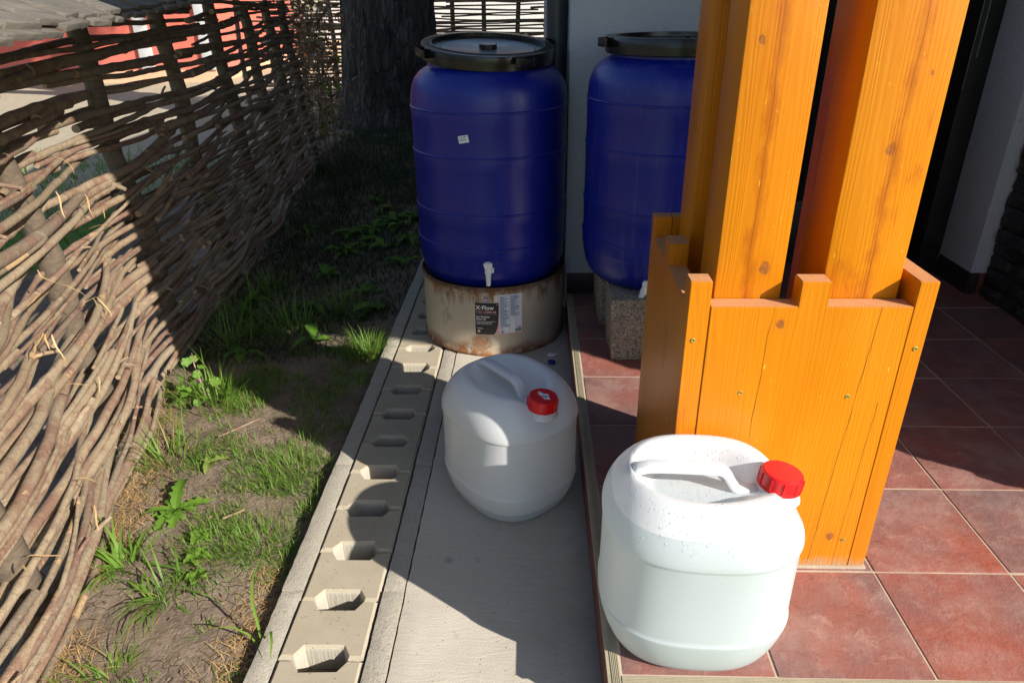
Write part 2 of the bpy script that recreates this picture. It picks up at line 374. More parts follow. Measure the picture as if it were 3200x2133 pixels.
def m_drum():
    t = T('rusty_drum'); v = t.co(); xyz = t.xyz()
    n = t.noise(v, 7, 6, 0.65); n2 = t.noise(v, 28, 6, 0.7); dr = t.noise(t.co((10, 10, 1.5)), 2.2, 5, 0.65)
    paint = t.mix(t.noise(v, 4, 4), (0.42, 0.355, 0.265), (0.54, 0.475, 0.37))
    rust = t.ramp(n2, (0.3, (0.075, 0.026, 0.010)), (0.5, (0.20, 0.078, 0.024)), (0.7, (0.36, 0.16, 0.045)))
    dark = t.mix(n2, (0.045, 0.022, 0.012), (0.15, 0.075, 0.04))
    top = t.mapr(t.math('ADD', xyz[2], t.math('MULTIPLY', t.math('SUBTRACT', dr, 0.5), 0.36)), 0.225, 0.285)
    bot = t.mapr(t.math('ADD', xyz[2], t.math('MULTIPLY', t.math('SUBTRACT', n, 0.5), 0.16)), 0.055, 0.012)
    spots = t.mapr(n, 0.64, 0.72)
    blob = t.math('SQRT', t.math('ADD', t.math('POWER', t.math('SUBTRACT', xyz[0], -0.035), 2.0), t.math('POWER', t.math('MULTIPLY', t.math('SUBTRACT', xyz[2], 0.055), 1.0), 2.0)))
    bl = t.mapr(t.math('ADD', blob, t.math('MULTIPLY', t.math('SUBTRACT', n2, 0.5), 0.07)), 0.05, 0.03)
    f = t.math('MAXIMUM', t.math('MAXIMUM', top, bot), t.math('MAXIMUM', t.math('MULTIPLY', spots, 0.7), t.math('MULTIPLY', bl, 0.85)))
    f = t.math('MINIMUM', t.math('MULTIPLY', f, t.mapr(n2, 0.28, 0.5)), 1.0)
    rim = t.mapr(t.math('ADD', xyz[2], t.math('MULTIPLY', t.math('SUBTRACT', n2, 0.5), 0.04)), 0.258, 0.276)
    c = t.mix(f, paint, rust); c = t.mix(t.math('MULTIPLY', rim, 0.8), c, dark)
    t.p(Base_Color=c, Roughness=t.mix(f, (0.42, 0.42, 0.42), (0.9, 0.9, 0.9)), Normal=t.bump(t.math('MULTIPLY', n2, f), 0.002))
    return t.m
def m_bark():
    t = T('branch_bark'); r = t.rand(); oi = t.n('CombineXYZ', {'X': t.math('MULTIPLY', r, 50.0), 'Y': t.math('MULTIPLY', r, 17.0), 'Z': 0.0})
    v = t.n('VectorMath', {0: t.co(), 1: oi}, operation='ADD')
    n = t.noise(v, 10, 6, 0.65); n2 = t.noise(v, 70, 6, 0.7); r2 = t.math('FRACT', t.math('MULTIPLY', r, 7.31))
    c = t.ramp(r, (0.0, (0.215, 0.16, 0.105)), (0.35, (0.31, 0.235, 0.152)), (0.6, (0.17, 0.128, 0.092)), (0.8, (0.36, 0.28, 0.185)), (1.0, (0.25, 0.175, 0.108)))
    mar = t.mix(n2, (0.12, 0.045, 0.036), (0.23, 0.10, 0.072))
    mm = t.math('MULTIPLY', t.mapr(t.math('ADD', n, t.math('MULTIPLY', r2, 0.20)), 0.56, 0.70), 0.62)
    c = t.mix(mm, c, mar)
    c = t.mix(t.math('MULTIPLY', t.mapr(n2, 0.54, 0.72), 0.6), c, (0.12, 0.08, 0.055))
    fl = t.noise(v, 30, 6, 0.7); c = t.mix(t.math('MULTIPLY', t.mapr(fl, 0.56, 0.64), 0.55), c, (0.34, 0.27, 0.18))
    pl = t.noise(v, 5.0, 5, 0.65); c = t.mix(t.mapr(pl, 0.63, 0.65), c, t.mix(n2, (0.33, 0.20, 0.095), (0.45, 0.32, 0.185)))
    lv = t.voro(v, 170); c = t.mix(t.mapr(lv, 0.16, 0.24, 0.65, 0), c, (0.48, 0.40, 0.31))
    h = t.math('ADD', t.math('ADD', n2, t.math('MULTIPLY', fl, 0.8)), t.math('MULTIPLY', t.mapr(lv, 0.1, 0.25, 1, 0), 0.4))
    t.p(Base_Color=c, Roughness=0.9, Normal=t.bump(h, 0.006, 1.0))
    t.set(t.b.inputs['Specular IOR Level'], 0.22)
    return t.m
def m_weathered(name, a, b):
    t = T(name); r = t.rand(); oi = t.n('CombineXYZ', {'X': t.math('MULTIPLY', r, 9.0), 'Y': t.math('MULTIPLY', r, 5.0), 'Z': r})
    v = t.n('VectorMath', {0: t.n('Mapping', {'Vector': t.n('TexCoord', None, out='Object'), 'Scale': (40, 3, 40)}), 1: oi}, operation='ADD')
    n = t.noise(v, 2.0, 6, 0.65); c = t.mix(t.mapr(n, 0.3, 0.7), a, b); c = t.mix(t.math('MULTIPLY', r, 0.35), c, tuple(x * 0.6 for x in a))
    t.p(Base_Color=c, Roughness=0.9, Normal=t.bump(n, 0.003)); return t.m
def m_trunk():
    t = T('tree_bark'); v = t.co((1, 1, 0.28)); f = t.noise(v, 9, 7, 0.7, 0.8); g = t.voro(v, 16, 'DISTANCE_TO_EDGE')
    c = t.ramp(f, (0.35, (0.018, 0.016, 0.014)), (0.55, (0.06, 0.053, 0.047)), (0.72, (0.16, 0.155, 0.15)))
    h = t.math('ADD', f, t.math('MULTIPLY', t.mapr(g, 0.0, 0.12), 0.6))
    t.p(Base_Color=c, Roughness=0.95, Normal=t.bump(h, 0.05, 1.0)); return t.m
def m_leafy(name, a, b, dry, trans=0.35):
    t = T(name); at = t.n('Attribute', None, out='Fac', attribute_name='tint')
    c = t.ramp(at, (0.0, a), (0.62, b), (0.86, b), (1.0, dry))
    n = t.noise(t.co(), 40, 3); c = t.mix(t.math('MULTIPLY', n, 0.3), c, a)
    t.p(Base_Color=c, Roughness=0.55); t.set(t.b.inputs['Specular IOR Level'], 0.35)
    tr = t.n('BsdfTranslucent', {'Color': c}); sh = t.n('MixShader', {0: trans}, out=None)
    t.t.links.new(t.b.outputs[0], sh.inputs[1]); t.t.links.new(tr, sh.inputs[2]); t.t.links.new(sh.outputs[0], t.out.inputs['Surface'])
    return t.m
def m_block():
    t = T('aggregate_block'); v = t.co(); g = t.n('SeparateColor', {'Color': t.n('TexVoronoi', {'Vector': v, 'Scale': 190.0}, out='Color')})
    d = t.voro(v, 190); n = t.noise(v, 9, 4)
    c = t.ramp(g, (0.0, (0.07, 0.057, 0.043)), (0.2, (0.17, 0.14, 0.105)), (0.5, (0.33, 0.285, 0.22)), (1.0, (0.44, 0.39, 0.31)))
    c = t.mix(t.math('MULTIPLY', n, 0.6), c, (0.33, 0.285, 0.215))
    t.p(Base_Color=c, Roughness=0.95, Normal=t.bump(t.math('ADD', t.mapr(d, 0, 0.6, 1, 0), t.noise(v, 200, 4)), 0.006, 1.0)); return t.m
def m_slate_wall():
    t = T('dark_stone'); r = t.rand(); v = t.co(); n = t.noise(v, 12, 6, 0.7, 1.0)
    c = t.mix(t.mapr(n, 0.6, 0.72), (0.018, 0.016, 0.016), (0.10, 0.10, 0.10)); c = t.mix(t.math('MULTIPLY', r, 0.3), c, (0.03, 0.026, 0.024))
    t.p(Base_Color=c, Roughness=0.5, Normal=t.bump(n, 0.02)); return t.m

MAT = dict(
    soil=m_soil(), yard=m_yard(), kerb=m_kerb(), paver=m_paver(), slab=m_slab(), tile=m_tile(),
    grout=m_plain('grout', (0.43, 0.34, 0.25), 0.9, 0.4, 14, 0.001),
    trim=m_plain('edge_profile', (0.36, 0.31, 0.21), 0.5, 0.2, 30, 0.0006),
    riser=m_plain('riser_tile', (0.16, 0.058, 0.042), 0.55, 0.25, 9, 0.001),
    skirt=m_plain('skirting_tile', (0.022, 0.014, 0.014), 0.4, 0.3, 9, 0.001),
    end=m_endgrain(), stucco=m_stucco('white_stucco', (0.43, 0.45, 0.49)),
    lid=m_plain('black_plastic', (0.011, 0.0105, 0.011), 0.27, 0.35, 8, 0.0003),
    tapw=m_plain('white_plastic', (0.78, 0.79, 0.78), 0.4, 0.04, 8),
    redcap=m_plain('red_plastic', (0.62, 0.006, 0.010), 0.32, 0.1, 8),
    drum=m_drum(), drum_in=m_plain('drum_top_rust', (0.06, 0.032, 0.02), 0.9, 0.4, 20, 0.002),
    bark=m_bark(), cutwood=m_plain('cut_wood', (0.29, 0.20, 0.125), 0.85, 0.2, 60, 0.001),
    fpost=m_weathered('weathered_post', (0.08, 0.056, 0.038), (0.16, 0.12, 0.08)),
    shingle=m_weathered('weathered_shingle', (0.075, 0.064, 0.053), (0.17, 0.148, 0.118)),
    trunk=m_trunk(), block=m_block(), slate=m_slate_wall(),
    grass_shade_painted=m_leafy('grass_blade_shade_painted', (0.016, 0.036, 0.008), (0.036, 0.064, 0.014), (0.10, 0.08, 0.04)),  # darkened copy of the grass colours; deep shade is painted into them
    grass=m_leafy('grass_blade', (0.065, 0.155, 0.016), (0.165, 0.285, 0.036), (0.34, 0.25, 0.10)),
    weed=m_leafy('weed_leaf', (0.065, 0.150, 0.014), (0.135, 0.245, 0.028), (0.33, 0.28, 0.11), 0.3),
    straw=m_leafy('dry_straw', (0.42, 0.23, 0.08), (0.56, 0.40, 0.19), (0.32, 0.18, 0.075), 0.2),
    pipe=m_plain('grey_pipe', (0.028, 0.032, 0.037), 0.4, 0.1, 10),
    frame=m_plain('black_door_frame', (0.010, 0.009, 0.009), 0.45, 0.2, 10),
    steel=m_plain('zinc_hinge', (0.35, 0.35, 0.34), 0.4, 0.2, 30, 0, 0.5, 0.8),
    screw=m_plain('brass_screw', (0.62, 0.47, 0.14), 0.35, 0.15, 200, 0, 0.5, 0.85),
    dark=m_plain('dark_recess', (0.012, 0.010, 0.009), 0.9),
    rwall=m_stucco('red_render', (0.66, 0.150, 0.105)), wwall=m_stucco('white_render', (0.52, 0.52, 0.51)),
    rooft=m_plain('roof_boards', (0.16, 0.085, 0.035), 0.8, 0.2, 6, 0.002),
    stick=m_plain('sticker_paper', (0.70, 0.72, 0.76), 0.5, 0.04, 20),
    ink=m_plain('black_ink', (0.018, 0.018, 0.022), 0.45, 0.3, 25), inkw=m_plain('white_ink', (0.74, 0.73, 0.70), 0.5, 0.06, 60),
    pink=m_plain('pink_ink', (0.72, 0.36, 0.36), 0.5, 0.08, 40), blue=m_plain('blue_ink', (0.08, 0.10, 0.34), 0.5, 0.1, 40),
    greyblue=m_plain('faded_blue_ink', (0.29, 0.36, 0.45), 0.6, 0.12, 60), lpaper=m_plain('aged_label_paper', (0.66, 0.61, 0.50), 0.6, 0.12, 14),
    glass=m_plain('dark_glazing', (0.010, 0.011, 0.013), 0.6, 0.1, 3, 0, 0.08),
    bluecap=m_plain('blue_plastic', (0.01, 0.02, 0.22), 0.4), plaster=m_plain('plaster_chip', (0.7, 0.68, 0.63), 0.9),
    pebble=m_plain('pebble', (0.20, 0.15, 0.108), 0.95, 0.3, 30, 0.002),
    dead=m_leafy('dead_leaf', (0.16, 0.10, 0.05), (0.24, 0.16, 0.085), (0.35, 0.27, 0.17), 0.2),
    canopy=m_leafy('tree_leaf', (0.03, 0.075, 0.01), (0.06, 0.12, 0.018), (0.1, 0.12, 0.03)),
)
HS = 0.1238            # porch height

# ================================================================ THE SETTING
# big ground sheet
def grid_mesh(name, xs, ys, zf):
    X, Y = np.meshgrid(xs, ys); Z = zf(X, Y)
    V = np.stack([X.ravel(), Y.ravel(), Z.ravel()], 1)
    nx, ny = len(xs), len(ys); i = np.arange((nx - 1) * (ny - 1)); a = (i // (nx - 1)) * nx + i % (nx - 1)
    F = np.stack([a, a + 1, a + nx + 1, a + nx], 1)
    me = bpy.data.meshes.new(name); me.from_pydata(V.tolist(), [], F.tolist()); me.update(); return me
g = obj('ground', grid_mesh('ground', np.concatenate([np.linspace(-90, -9, 10), np.linspace(-8, 8, 33), np.linspace(9, 90, 10)]),
        np.concatenate([np.linspace(-40, -4, 8), np.linspace(-3, 14, 35), np.linspace(15, 140, 12)]), lambda X, Y: -0.19 + 0 * X), MAT['yard'])
tag(g, 'pale packed yard ground with patches of grass beyond the fence', 'ground', kind='structure')

def soilz(x, y):
    x = np.asarray(x, float); y = np.asarray(y, float)
    z = -0.036 - 0.05 * smst(0.0, 0.9, -x)
    z = z + 0.022 * (fbm(x * 5, y * 5, 3, 3) - 0.45) * smst(0.0, 0.06, -x) + 0.012 * (fbm(x * 28, y * 28, 3, 9) - 0.45) * smst(0.0, 0.03, -x)
    z = z - 0.012 * smst(-0.05, -0.004, x)
    return np.where(x < -2.2, -0.2, z)
ys_ = np.concatenate([np.arange(-1.0, 1.6, 0.014), np.arange(1.6, 3.5, 0.035), np.arange(3.5, 9.6, 0.1)])
xs_ = np.concatenate([np.arange(-2.25, -1.2, 0.07), np.arange(-1.2, -0.001, 0.014), [-0.001]])
soil = obj('soil_bed', grid_mesh('soil_bed', xs_, ys_, soilz), MAT['soil'], smooth=180)
tag(soil, 'brown dry cracked soil between the woven fence and the kerb', 'soil', kind='structure')

# ---- path: concrete slab with kerb stones and slotted pavers as its pieces
def rough_box(name, x0, x1, y0, y1, z0, z1, amp, mat, parent, step=0.016, seed=0, ragged=None, bev=0.004):
    """box whose skin is subdivided and jittered, so its edges are not straight"""
    bm = bmesh.new()
    nx = max(2, int((x1 - x0) / step)); ny = max(2, int((y1 - y0) / step))
    def edge(t): return bev * (1 - min(1.0, t / bev * 0.5)) if t < 2 * bev else 0
    V = {}
    for j in range(ny + 1):
        for i in range(nx + 1):
            u = x0 + (x1 - x0) * i / nx; v = y0 + (y1 - y0) * j / ny
            n1 = float(fbm(u * 40 + seed * 7.3, v * 40, 3, seed)) - 0.45; n2 = float(fbm(v * 40, u * 40 + seed * 3.1, 3, seed + 5)) - 0.45
            du = n1 * amp * 2 if i in (0, nx) else 0; dv = n2 * amp * 2 if j in (0, ny) else 0
            b = 0.0
            if i in (0, nx) or j in (0, ny): b = bev * (0.7 + n1)
            V[i, j] = bm.verts.new((u + du, v + dv, z1 - b + n2 * amp * 0.5))
    for j in range(ny):
        for i in range(nx): bm.faces.new((V[i, j], V[i + 1, j], V[i + 1, j + 1], V[i, j + 1]))
    ring = [(i, 0) for i in range(nx)] + [(nx, j) for j in range(ny)] + [(i, ny) for i in range(nx, 0, -1)] + [(0, j) for j in range(ny, 0, -1)]
    low = [bm.verts.new((V[k].co.x + (x0 + x1 - 2 * V[k].co.x) * 0.0, V[k].co.y, z0)) for k in ring]
    for a in range(len(ring)):
        b2 = (a + 1) % len(ring); bm.faces.new((V[ring[b2]], V[ring[a]], low[a], low[b2]))
    bm.faces.new(low)
    bm.normal_update(); me = bpy.data.meshes.new(name); bm.to_mesh(me); bm.free()
    return obj(name, me, mat, parent, 40)
slab = rough_box('concrete_path', 0.2945, 0.7385, -1.3, 1.95, -0.12, 0.0, 0.0022, MAT['slab'], None, 0.02, 3, bev=0.003)
tag(slab, 'grey brushed concrete strip along the porch step with wavy broom lines', 'path', kind='structure')
for k in range(-2, 6):
    for (a, b_, sd_) in ((0.0, 0.0488, 1), (0.2415, 0.2905, 2)):
        dz = 0.0015 * ((k * 7 + sd_ * 3) % 5 - 2)
        rough_box('kerb_stone', a, b_, k * 0.5 + 0.0016, (k + 1) * 0.5 - 0.0016, -0.14, dz, 0.0016, MAT['kerb'], slab, 0.012, k * 5 + sd_ + 20, bev=0.0035)
# paver: rectangular block with a half hexagonal slot in both ends
PIT = 0.1627; PX0, PX1 = 0.0530, 0.2345
def paver_mesh(seed):
    rp = random.Random(seed)
    wv = PX1 - PX0; L = PIT - 0.004; hx = wv / 2; hy = L / 2
    s0, s1, dp = 0.057, 0.040, 0.0265
    out = [(-hx, -hy), (-s0, -hy), (-s1, -hy + dp), (s1, -hy + dp), (s0, -hy), (hx, -hy), (hx, hy), (s0, hy), (s1, hy - dp), (-s1, hy - dp), (-s0, hy), (-hx, hy)]
    out = [(a_ + rp.uniform(-0.0011, 0.0011), b_ + rp.uniform(-0.0013, 0.0013)) for a_, b_ in out]
    n = len(out)
    def inset(d):
        r = []
        for i in range(n):
            p0 = Vector(out[i - 1]); p1 = Vector(out[i]); p2 = Vector(out[(i + 1) % n])
            e1 = (p1 - p0).normalized(); e2 = (p2 - p1).normalized()
            n1 = Vector((-e1.y, e1.x)); n2 = Vector((-e2.y, e2.x)); m = (n1 + n2); m = m / m.dot(n1) if m.length > 1e-6 else n1
            r.append(p1 + m * d)
        return r
    rings = [(inset(0.0), -0.085), (inset(0.0), -0.0075), (inset(0.0022), -0.0045), (inset(0.0048), -0.0010), (inset(0.0058), 0.0)]
    vs_ = [(p[0], p[1], z) for rg, z in rings for p in rg]; fs_ = [tuple(reversed(range(n)))]
    for i in range(len(rings) - 1):
        for k in range(n): fs_.append((i * n + k, i * n + (k + 1) % n, (i + 1) * n + (k + 1) % n, (i + 1) * n + k))
    b = (len(rings) - 1) * n
    fs_ += [(b + 0, b + 1, b + 10, b + 11), (b + 1, b + 2, b + 9, b + 10), (b + 2, b + 3, b + 8, b + 9), (b + 3, b + 4, b + 7, b + 8), (b + 4, b + 5, b + 6, b + 7)]
    # small ribs inside the slots
    mb = MB(); mb.add(vs_, fs_)
    for xx in (-0.022, 0.002, 0.022):
        mb.add([(xx - 0.006, hy - dp - 0.001, -0.085), (xx + 0.006, hy - dp - 0.001, -0.085), (xx, hy - dp + 0.0035, -0.085), (xx - 0.006, hy - dp - 0.001, -0.010), (xx + 0.006, hy - dp - 0.001, -0.010), (xx, hy - dp + 0.0035, -0.012)],
               [(0, 1, 2), (5, 4, 3), (0, 2, 5, 3), (2, 1, 4, 5)])
    return mb.mesh('paver')
PMS = []
for sd_ in range(7):
    pm = paver_mesh(sd_); pm.materials.append(MAT['paver']); PMS.append(pm)
    pm.polygons.foreach_set('use_smooth', [True] * len(pm.polygons)); pm.set_sharp_from_angle(angle=radians(16))
Y0 = -0.0273
for k in range(-5, 15):
    o = obj('paver', PMS[(k * 3) % 7], None, slab)
    o.location = ((PX0 + PX1) / 2, Y0 + PIT * (k + 0.5), 0.0012 * ((k * 5) % 4 - 1.5)); o.rotation_euler = (0.002 * ((k * 3) % 3 - 1), 0.003 * ((k * 7) % 3 - 1), 0.004 * ((k * 11) % 3 - 1))
mb = MB(); mb.box(0.046, 0.243, -1.2, 2.6, -0.19, -0.066); mb.build('slot_soil', MAT['soil'], slab)

# ---- porch floor: bed, tiles, edge profiles
TS = 0.2901; TX = 0.7529; TY = -0.3377
mb = MB(); mb.box(0.7400, 4.6, TY + 0.004, 2.05, -0.15, HS - 0.0009)
porch = mb.build('porch_floor', MAT['grout'])
tag(porch, 'raised porch floor of red-brown slate-look tiles with pale joints', 'floor', kind='structure')
tme = {}
def tile_mesh(wx, wy):
    key = (round(wx, 4), round(wy, 4))
    if key not in tme:
        mb = MB(); mb.box(-wx / 2, wx / 2, -wy / 2, wy / 2, -0.008, 0.0); me = mb.mesh('tile')
        bm = bmesh.new(); bm.from_mesh(me); bmesh.ops.bevel(bm, geom=[e for e in bm.edges], offset=0.0015, segments=2, affect='EDGES'); bm.to_mesh(me); bm.free()
        me.materials.append(MAT['tile']); tme[key] = me
    return tme[key]
gap = 0.0042
for i in range(0, 11):
    for j in range(0, 9):
        x0 = max(TX + i * TS, 0.757); x1 = min(TX + (i + 1) * TS, 4.6); y0 = max(TY + j * TS, TY + 0.019); y1 = min(TY + (j + 1) * TS, 2.04)
        if y1 - y0 < 0.03 or x1 - x0 < 0.03: continue
        if i > 5 and j > 0: continue
        o = obj('tile', tile_mesh(x1 - x0 - gap, y1 - y0 - gap), None, porch); o.location = ((x0 + x1) / 2, (y0 + y1) / 2, HS + 0.0004 * ((i * 3 + j * 5) % 4))
        o.rotation_euler = (0.0015 * ((i + j * 2) % 3 - 1), 0.0015 * ((i * 2 + j) % 3 - 1), 0)
# riser and ribbed profile
mb = MB(); y = TY + 0.001
while y < 1.53:
    y2 = min(y + 0.2885, 1.543); m2 = MB(); m2.box(0.7335, 0.7400, y, y2, 0.001, HS - 0.009); m2.build('riser_tile', MAT['riser'], porch, bevel=0.001); y = y2 + 0.002
x = 0.742
while x < 4.5:
    m2 = MB(); m2.box(x, x + 0.288, TY - 0.0035, TY + 0.004, -0.12, HS - 0.009); m2.build('riser_tile', MAT['riser'], porch, bevel=0.001); x += 0.2901
def profile(name, horizontal):
    m2 = MB()
    if horizontal:     # along x at the front edge
        m2.box(0.757, 4.6, TY - 0.006, TY + 0.0175, HS - 0.009, HS + 0.0005)
        for q in range(5): m2.box(0.757, 4.6, TY + 0.0015 + q * 0.0032, TY + 0.0033 + q * 0.0032, HS + 0.0005, HS + 0.0021)
    else:
        m2.box(0.7310, 0.7548, TY - 0.006, 1.544, HS - 0.009, HS + 0.0005)
        for q in range(5): m2.box(0.7390 + q * 0.0032, 0.7408 + q * 0.0032, TY - 0.006, 1.544, HS + 0.0005, HS + 0.0021)
    return m2.build(name, MAT['trim'], porch)
profile('edge_profile', True); profile('edge_profile', False)

# ================================================================ HOUSE
WY = 1.545; WX = 0.722
house = thing('house', 'white stucco house with recessed black door, skirting tiles and porch roof', 'house', (WX, WY, HS))
def hb(name, mat, boxes, bevel=0):
    m2 = MB()
    for b in boxes: m2.box(b[0] - WX, b[1] - WX, b[2] - WY, b[3] - WY, b[4] - HS, b[5] - HS)
    return m2.build(name, mat, house, bevel=bevel)
hb('wall', MAT['stucco'], [(WX, 1.50, WY, WY + 0.26, 0.215, 3.12)], 0.006)
hb('wall', MAT['stucco'], [(2.383, 4.6, WY, WY + 0.25, 0.216, 3.12)], 0.006)
hb('wall', MAT['stucco'], [(1.502, 2.381, WY + 0.002, WY + 0.25, 2.25, 3.12)])
hb('wall', MAT['stucco'], [(WX + 0.001, 0.95, WY + 0.262, 8.6, -0.19, 3.12)])
hb('wall', MAT['stucco'], [(0.952, 4.6, 8.4, 8.6, -0.19, 3.12)])
hb('plinth', MAT['riser'], [(WX + 0.02, 1.50, WY + 0.012, WY + 0.24, -0.15, 0.2145)])
hb('plinth', MAT['riser'], [(2.392, 4.6, WY + 0.012, WY + 0.24, -0.15, 0.2145)])
x = 0.735
while x < 1.49:
    x2 = min(x + 0.288, 1.499); hb('skirting_tile', MAT['skirt'], [(x, x2, WY + 0.001, WY + 0.0115, HS + 0.001, 0.2185)], 0.001); x = x2 + 0.003
hb('skirting_tile', MAT['skirt'], [(2.383, 2.3915, WY + 0.002, WY + 0.245, HS + 0.001, 0.2185)], 0.001)
hb('skirting_tile', MAT['skirt'], [(2.3925, 2.426, WY + 0.001, WY + 0.0115, HS + 0.001, 0.2185)], 0.001)
hb('door_frame', MAT['frame'], [(2.30, 2.384, 1.795, 1.90, HS + 0.001, 2.25)], 0.004)
hb('door_frame', MAT['frame'], [(1.502, 1.58, 1.795, 1.90, HS + 0.001, 2.25)], 0.004)
hb('door_frame', MAT['frame'], [(1.58, 2.30, 1.795, 1.90, 2.17, 2.25)], 0.004)
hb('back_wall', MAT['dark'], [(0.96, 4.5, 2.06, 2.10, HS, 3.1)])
def door_leaf(x0, x1):
    d = hb('door', MAT['frame'], [(x0, x0 + 0.085, 1.915, 1.965, HS + 0.012, 2.165), (x1 - 0.085, x1, 1.915, 1.965, HS + 0.012, 2.165), (x0 + 0.086, x1 - 0.086, 1.915, 1.965, HS + 0.012, 0.42), (x0 + 0.086, x1 - 0.086, 1.915, 1.965, 2.06, 2.165)], 0.003)
    m2 = MB(); m2.box(x0 + 0.08 - WX, x1 - 0.08 - WX, 1.935 - WY, 1.95 - WY, 0.41 - HS, 2.07 - HS); m2.build('pane', MAT['glass'], d)
    return d
door_leaf(1.582, 1.938); dl = door_leaf(1.942, 2.298)
for z in (0.62, 1.0, 1.38, 1.75):
    m2 = MB(); m2.tube([(2.297 - WX, 1.905 - WY, z - 0.03 - HS), (2.297 - WX, 1.905 - WY, z + 0.03 - HS)], 0.007, 8); m2.build('hinge', MAT['steel'], dl, 40)
m2 = MB(); m2.box(2.300 - WX, 2.3025 - WX, 1.7935 - WY, 1.7948 - WY, 0.90 - HS, 1.55 - HS); m2.box(2.3226 - WX, 2.326 - WX, 1.7915 - WY, 1.7945 - WY, 1.02 - HS, 2.0 - HS); m2.build('strike_plate', MAT['steel'], house)
# downpipe at the corner
m2 = MB(); m2.tube([(0.680 - WX, 1.70 - WY, -0.05 - HS), (0.680 - WX, 1.70 - WY, 3.1 - HS)], 0.040, 24); dp = m2.build('downpipe', MAT['pipe'], house, 60)
for z in (0.6, 1.9): 
    m2 = MB(); m2.lathe([(0.041, z - 0.015 - HS), (0.0435, z - 0.012 - HS), (0.0435, z + 0.012 - HS), (0.041, z + 0.015 - HS)], 24, 0.680 - WX, 1.70 - WY, cap_bottom=False, cap_top=False); m2.build('pipe_clip', MAT['pipe'], dp, 40)
# stone clad side wall of the porch
SWX = 2.452; SWE = -0.19
core = hb('stone_wall', MAT['dark'], [(SWX, 2.75, SWE, WY - 0.003, HS - 0.1, 2.3)])
z = HS + 0.004; k = 0
while z < 1.7:
    hgt = random.uniform(0.035, 0.085); y = WY - 0.008
    while y > SWE + 0.03:
        ln = random.uniform(0.09, 0.30); y2 = max(y - ln, SWE)
        th = random.uniform(0.012, 0.034)
        bm = bmesh.new(); nx = max(2, int(ln / 0.03)); nz = 3; V = {}
        for a in range(nx + 1):
            for b in range(nz + 1):
                jj = random.uniform(-0.007, 0.007) if (a in (0, nx) or b in (0, nz)) else 0
                dep = th + random.uniform(-0.008, 0.006) if not (a in (0, nx) or b in (0, nz)) else th * 0.55
                V[a, b] = bm.verts.new((SWX - dep - WX, y - (y - y2) * a / nx + (jj if a in (0, nx) else 0) - WY, z + hgt * b / nz + (jj * 0.6 if b in (0, nz) else 0) - HS))
        for a in range(nx):
            for b in range(nz): bm.faces.new((V[a, b], V[a + 1, b], V[a + 1, b + 1], V[a, b + 1]))
        edge = [(a, 0) for a in range(nx)] + [(nx, b) for b in range(nz)] + [(a, nz) for a in range(nx, 0, -1)] + [(0, b) for b in range(nz, 0, -1)]
        back = [bm.verts.new((SWX + 0.004 - WX, V[e].co.y, V[e].co.z)) for e in edge]
        for q in range(len(edge)): bm.faces.new((V[edge[(q + 1) % len(edge)]], V[edge[q]], back[q], back[(q + 1) % len(edge)]))
        bm.normal_update(); me = bpy.data.meshes.new('stone'); bm.to_mesh(me); bm.free()
        obj('stone', me, MAT['slate'], core); y = y2 - 0.004; k += 1
    z += hgt + 0.004
# porch roof: its front edge shades the back of the porch and the far yard
ed = Vector((0.955, -0.298, 0)); e0 = Vector((1.10, -0.30, 2.40))
A = e0 - ed * 0.60; B = e0 + ed * 3.9
Cb = Vector((B.x, 2.4, 3.18)); Db = Vector((A.x, 2.4, 3.18))
m2 = MB(); off = Vector((WX, WY, HS)); P4 = [A, B, Cb, Db]
m2.add([p - off for p in P4] + [p - off + Vector((0, 0, 0.13)) for p in P4], [(3, 2, 1, 0), (4, 5, 6, 7), (0, 1, 5, 4), (1, 2, 6, 5), (2, 3, 7, 6), (3, 0, 4, 7)])
m2.build('porch_roof', MAT['rooft'], house)
m2 = MB(); m2.add([(p - off) for p in (Vector((0.55, 2.45, 3.14)), Vector((4.8, 2.45, 3.14)), Vector((4.8, 8.8, 3.14)), Vector((0.55, 8.8, 3.14)), Vector((2.2, 5.6, 3.7)), Vector((4.8, 5.6, 3.7)))], [(0, 1, 5, 4), (2, 3, 4, 5), (0, 4, 3), (1, 2, 5), (3, 2, 1, 0)])
m2.build('roof', MAT['rooft'], house)
# lean-to wall piece closing the gap between front wall and roof


# ================================================================ TIMBER POST WITH BOX BASE
BX, BY = 1.094, 0.1885          # middle of the box
post = thing('porch_post', 'orange stained timber post cluster in a notched box base on the tiles', 'post', (BX, BY, HS))
bx0, bx1, by0, by1 = 0.8735 - BX, 1.314 - BX, -0.036 - BY, 0.413 - BY
bt, bn, zb = 0.7926 - HS, 0.7439 - HS, 0.006
wood_post = [m_wood('stained_post', cracks=((cx_ - BX, 0.0, 0.030, 0.0006, 0.45, 3, sd_),), knots=kn, stain=0.62) for (cx_, sd_, kn) in
             ((0.985, 1.0, ((0.954 - BX, 1.187 - HS, 0.006), (1.014 - BX, 0.804 - HS, 0.011), (1.032 - BX, 1.256 - HS, 0.011))),
              (1.205, 5.0, ((1.196 - BX, 1.014 - HS, 0.009), (1.234 - BX, 1.135 - HS, 0.003))), (0.99, 9.0, ()), (1.19, 13.0, ()))]
wood_front = m_wood('stained_board', cracks=((1.012 - BX, 0.030, 0.04, 0.0010, 0.0, 0.64, 2.0), (1.188 - BX, 0.055, 0.03, 0.0010, 0.0, 0.64, 7.0), (1.243 - BX, 0.03, 0.025, 0.0008, 0.0, 0.42, 15.0)),
                    knots=((1.226 - BX, 0.212 - HS, 0.008), (1.044 - BX, 0.71 - HS, 0.008)), patches=False)
wood_side = m_wood('stained_side_board', patches=True)
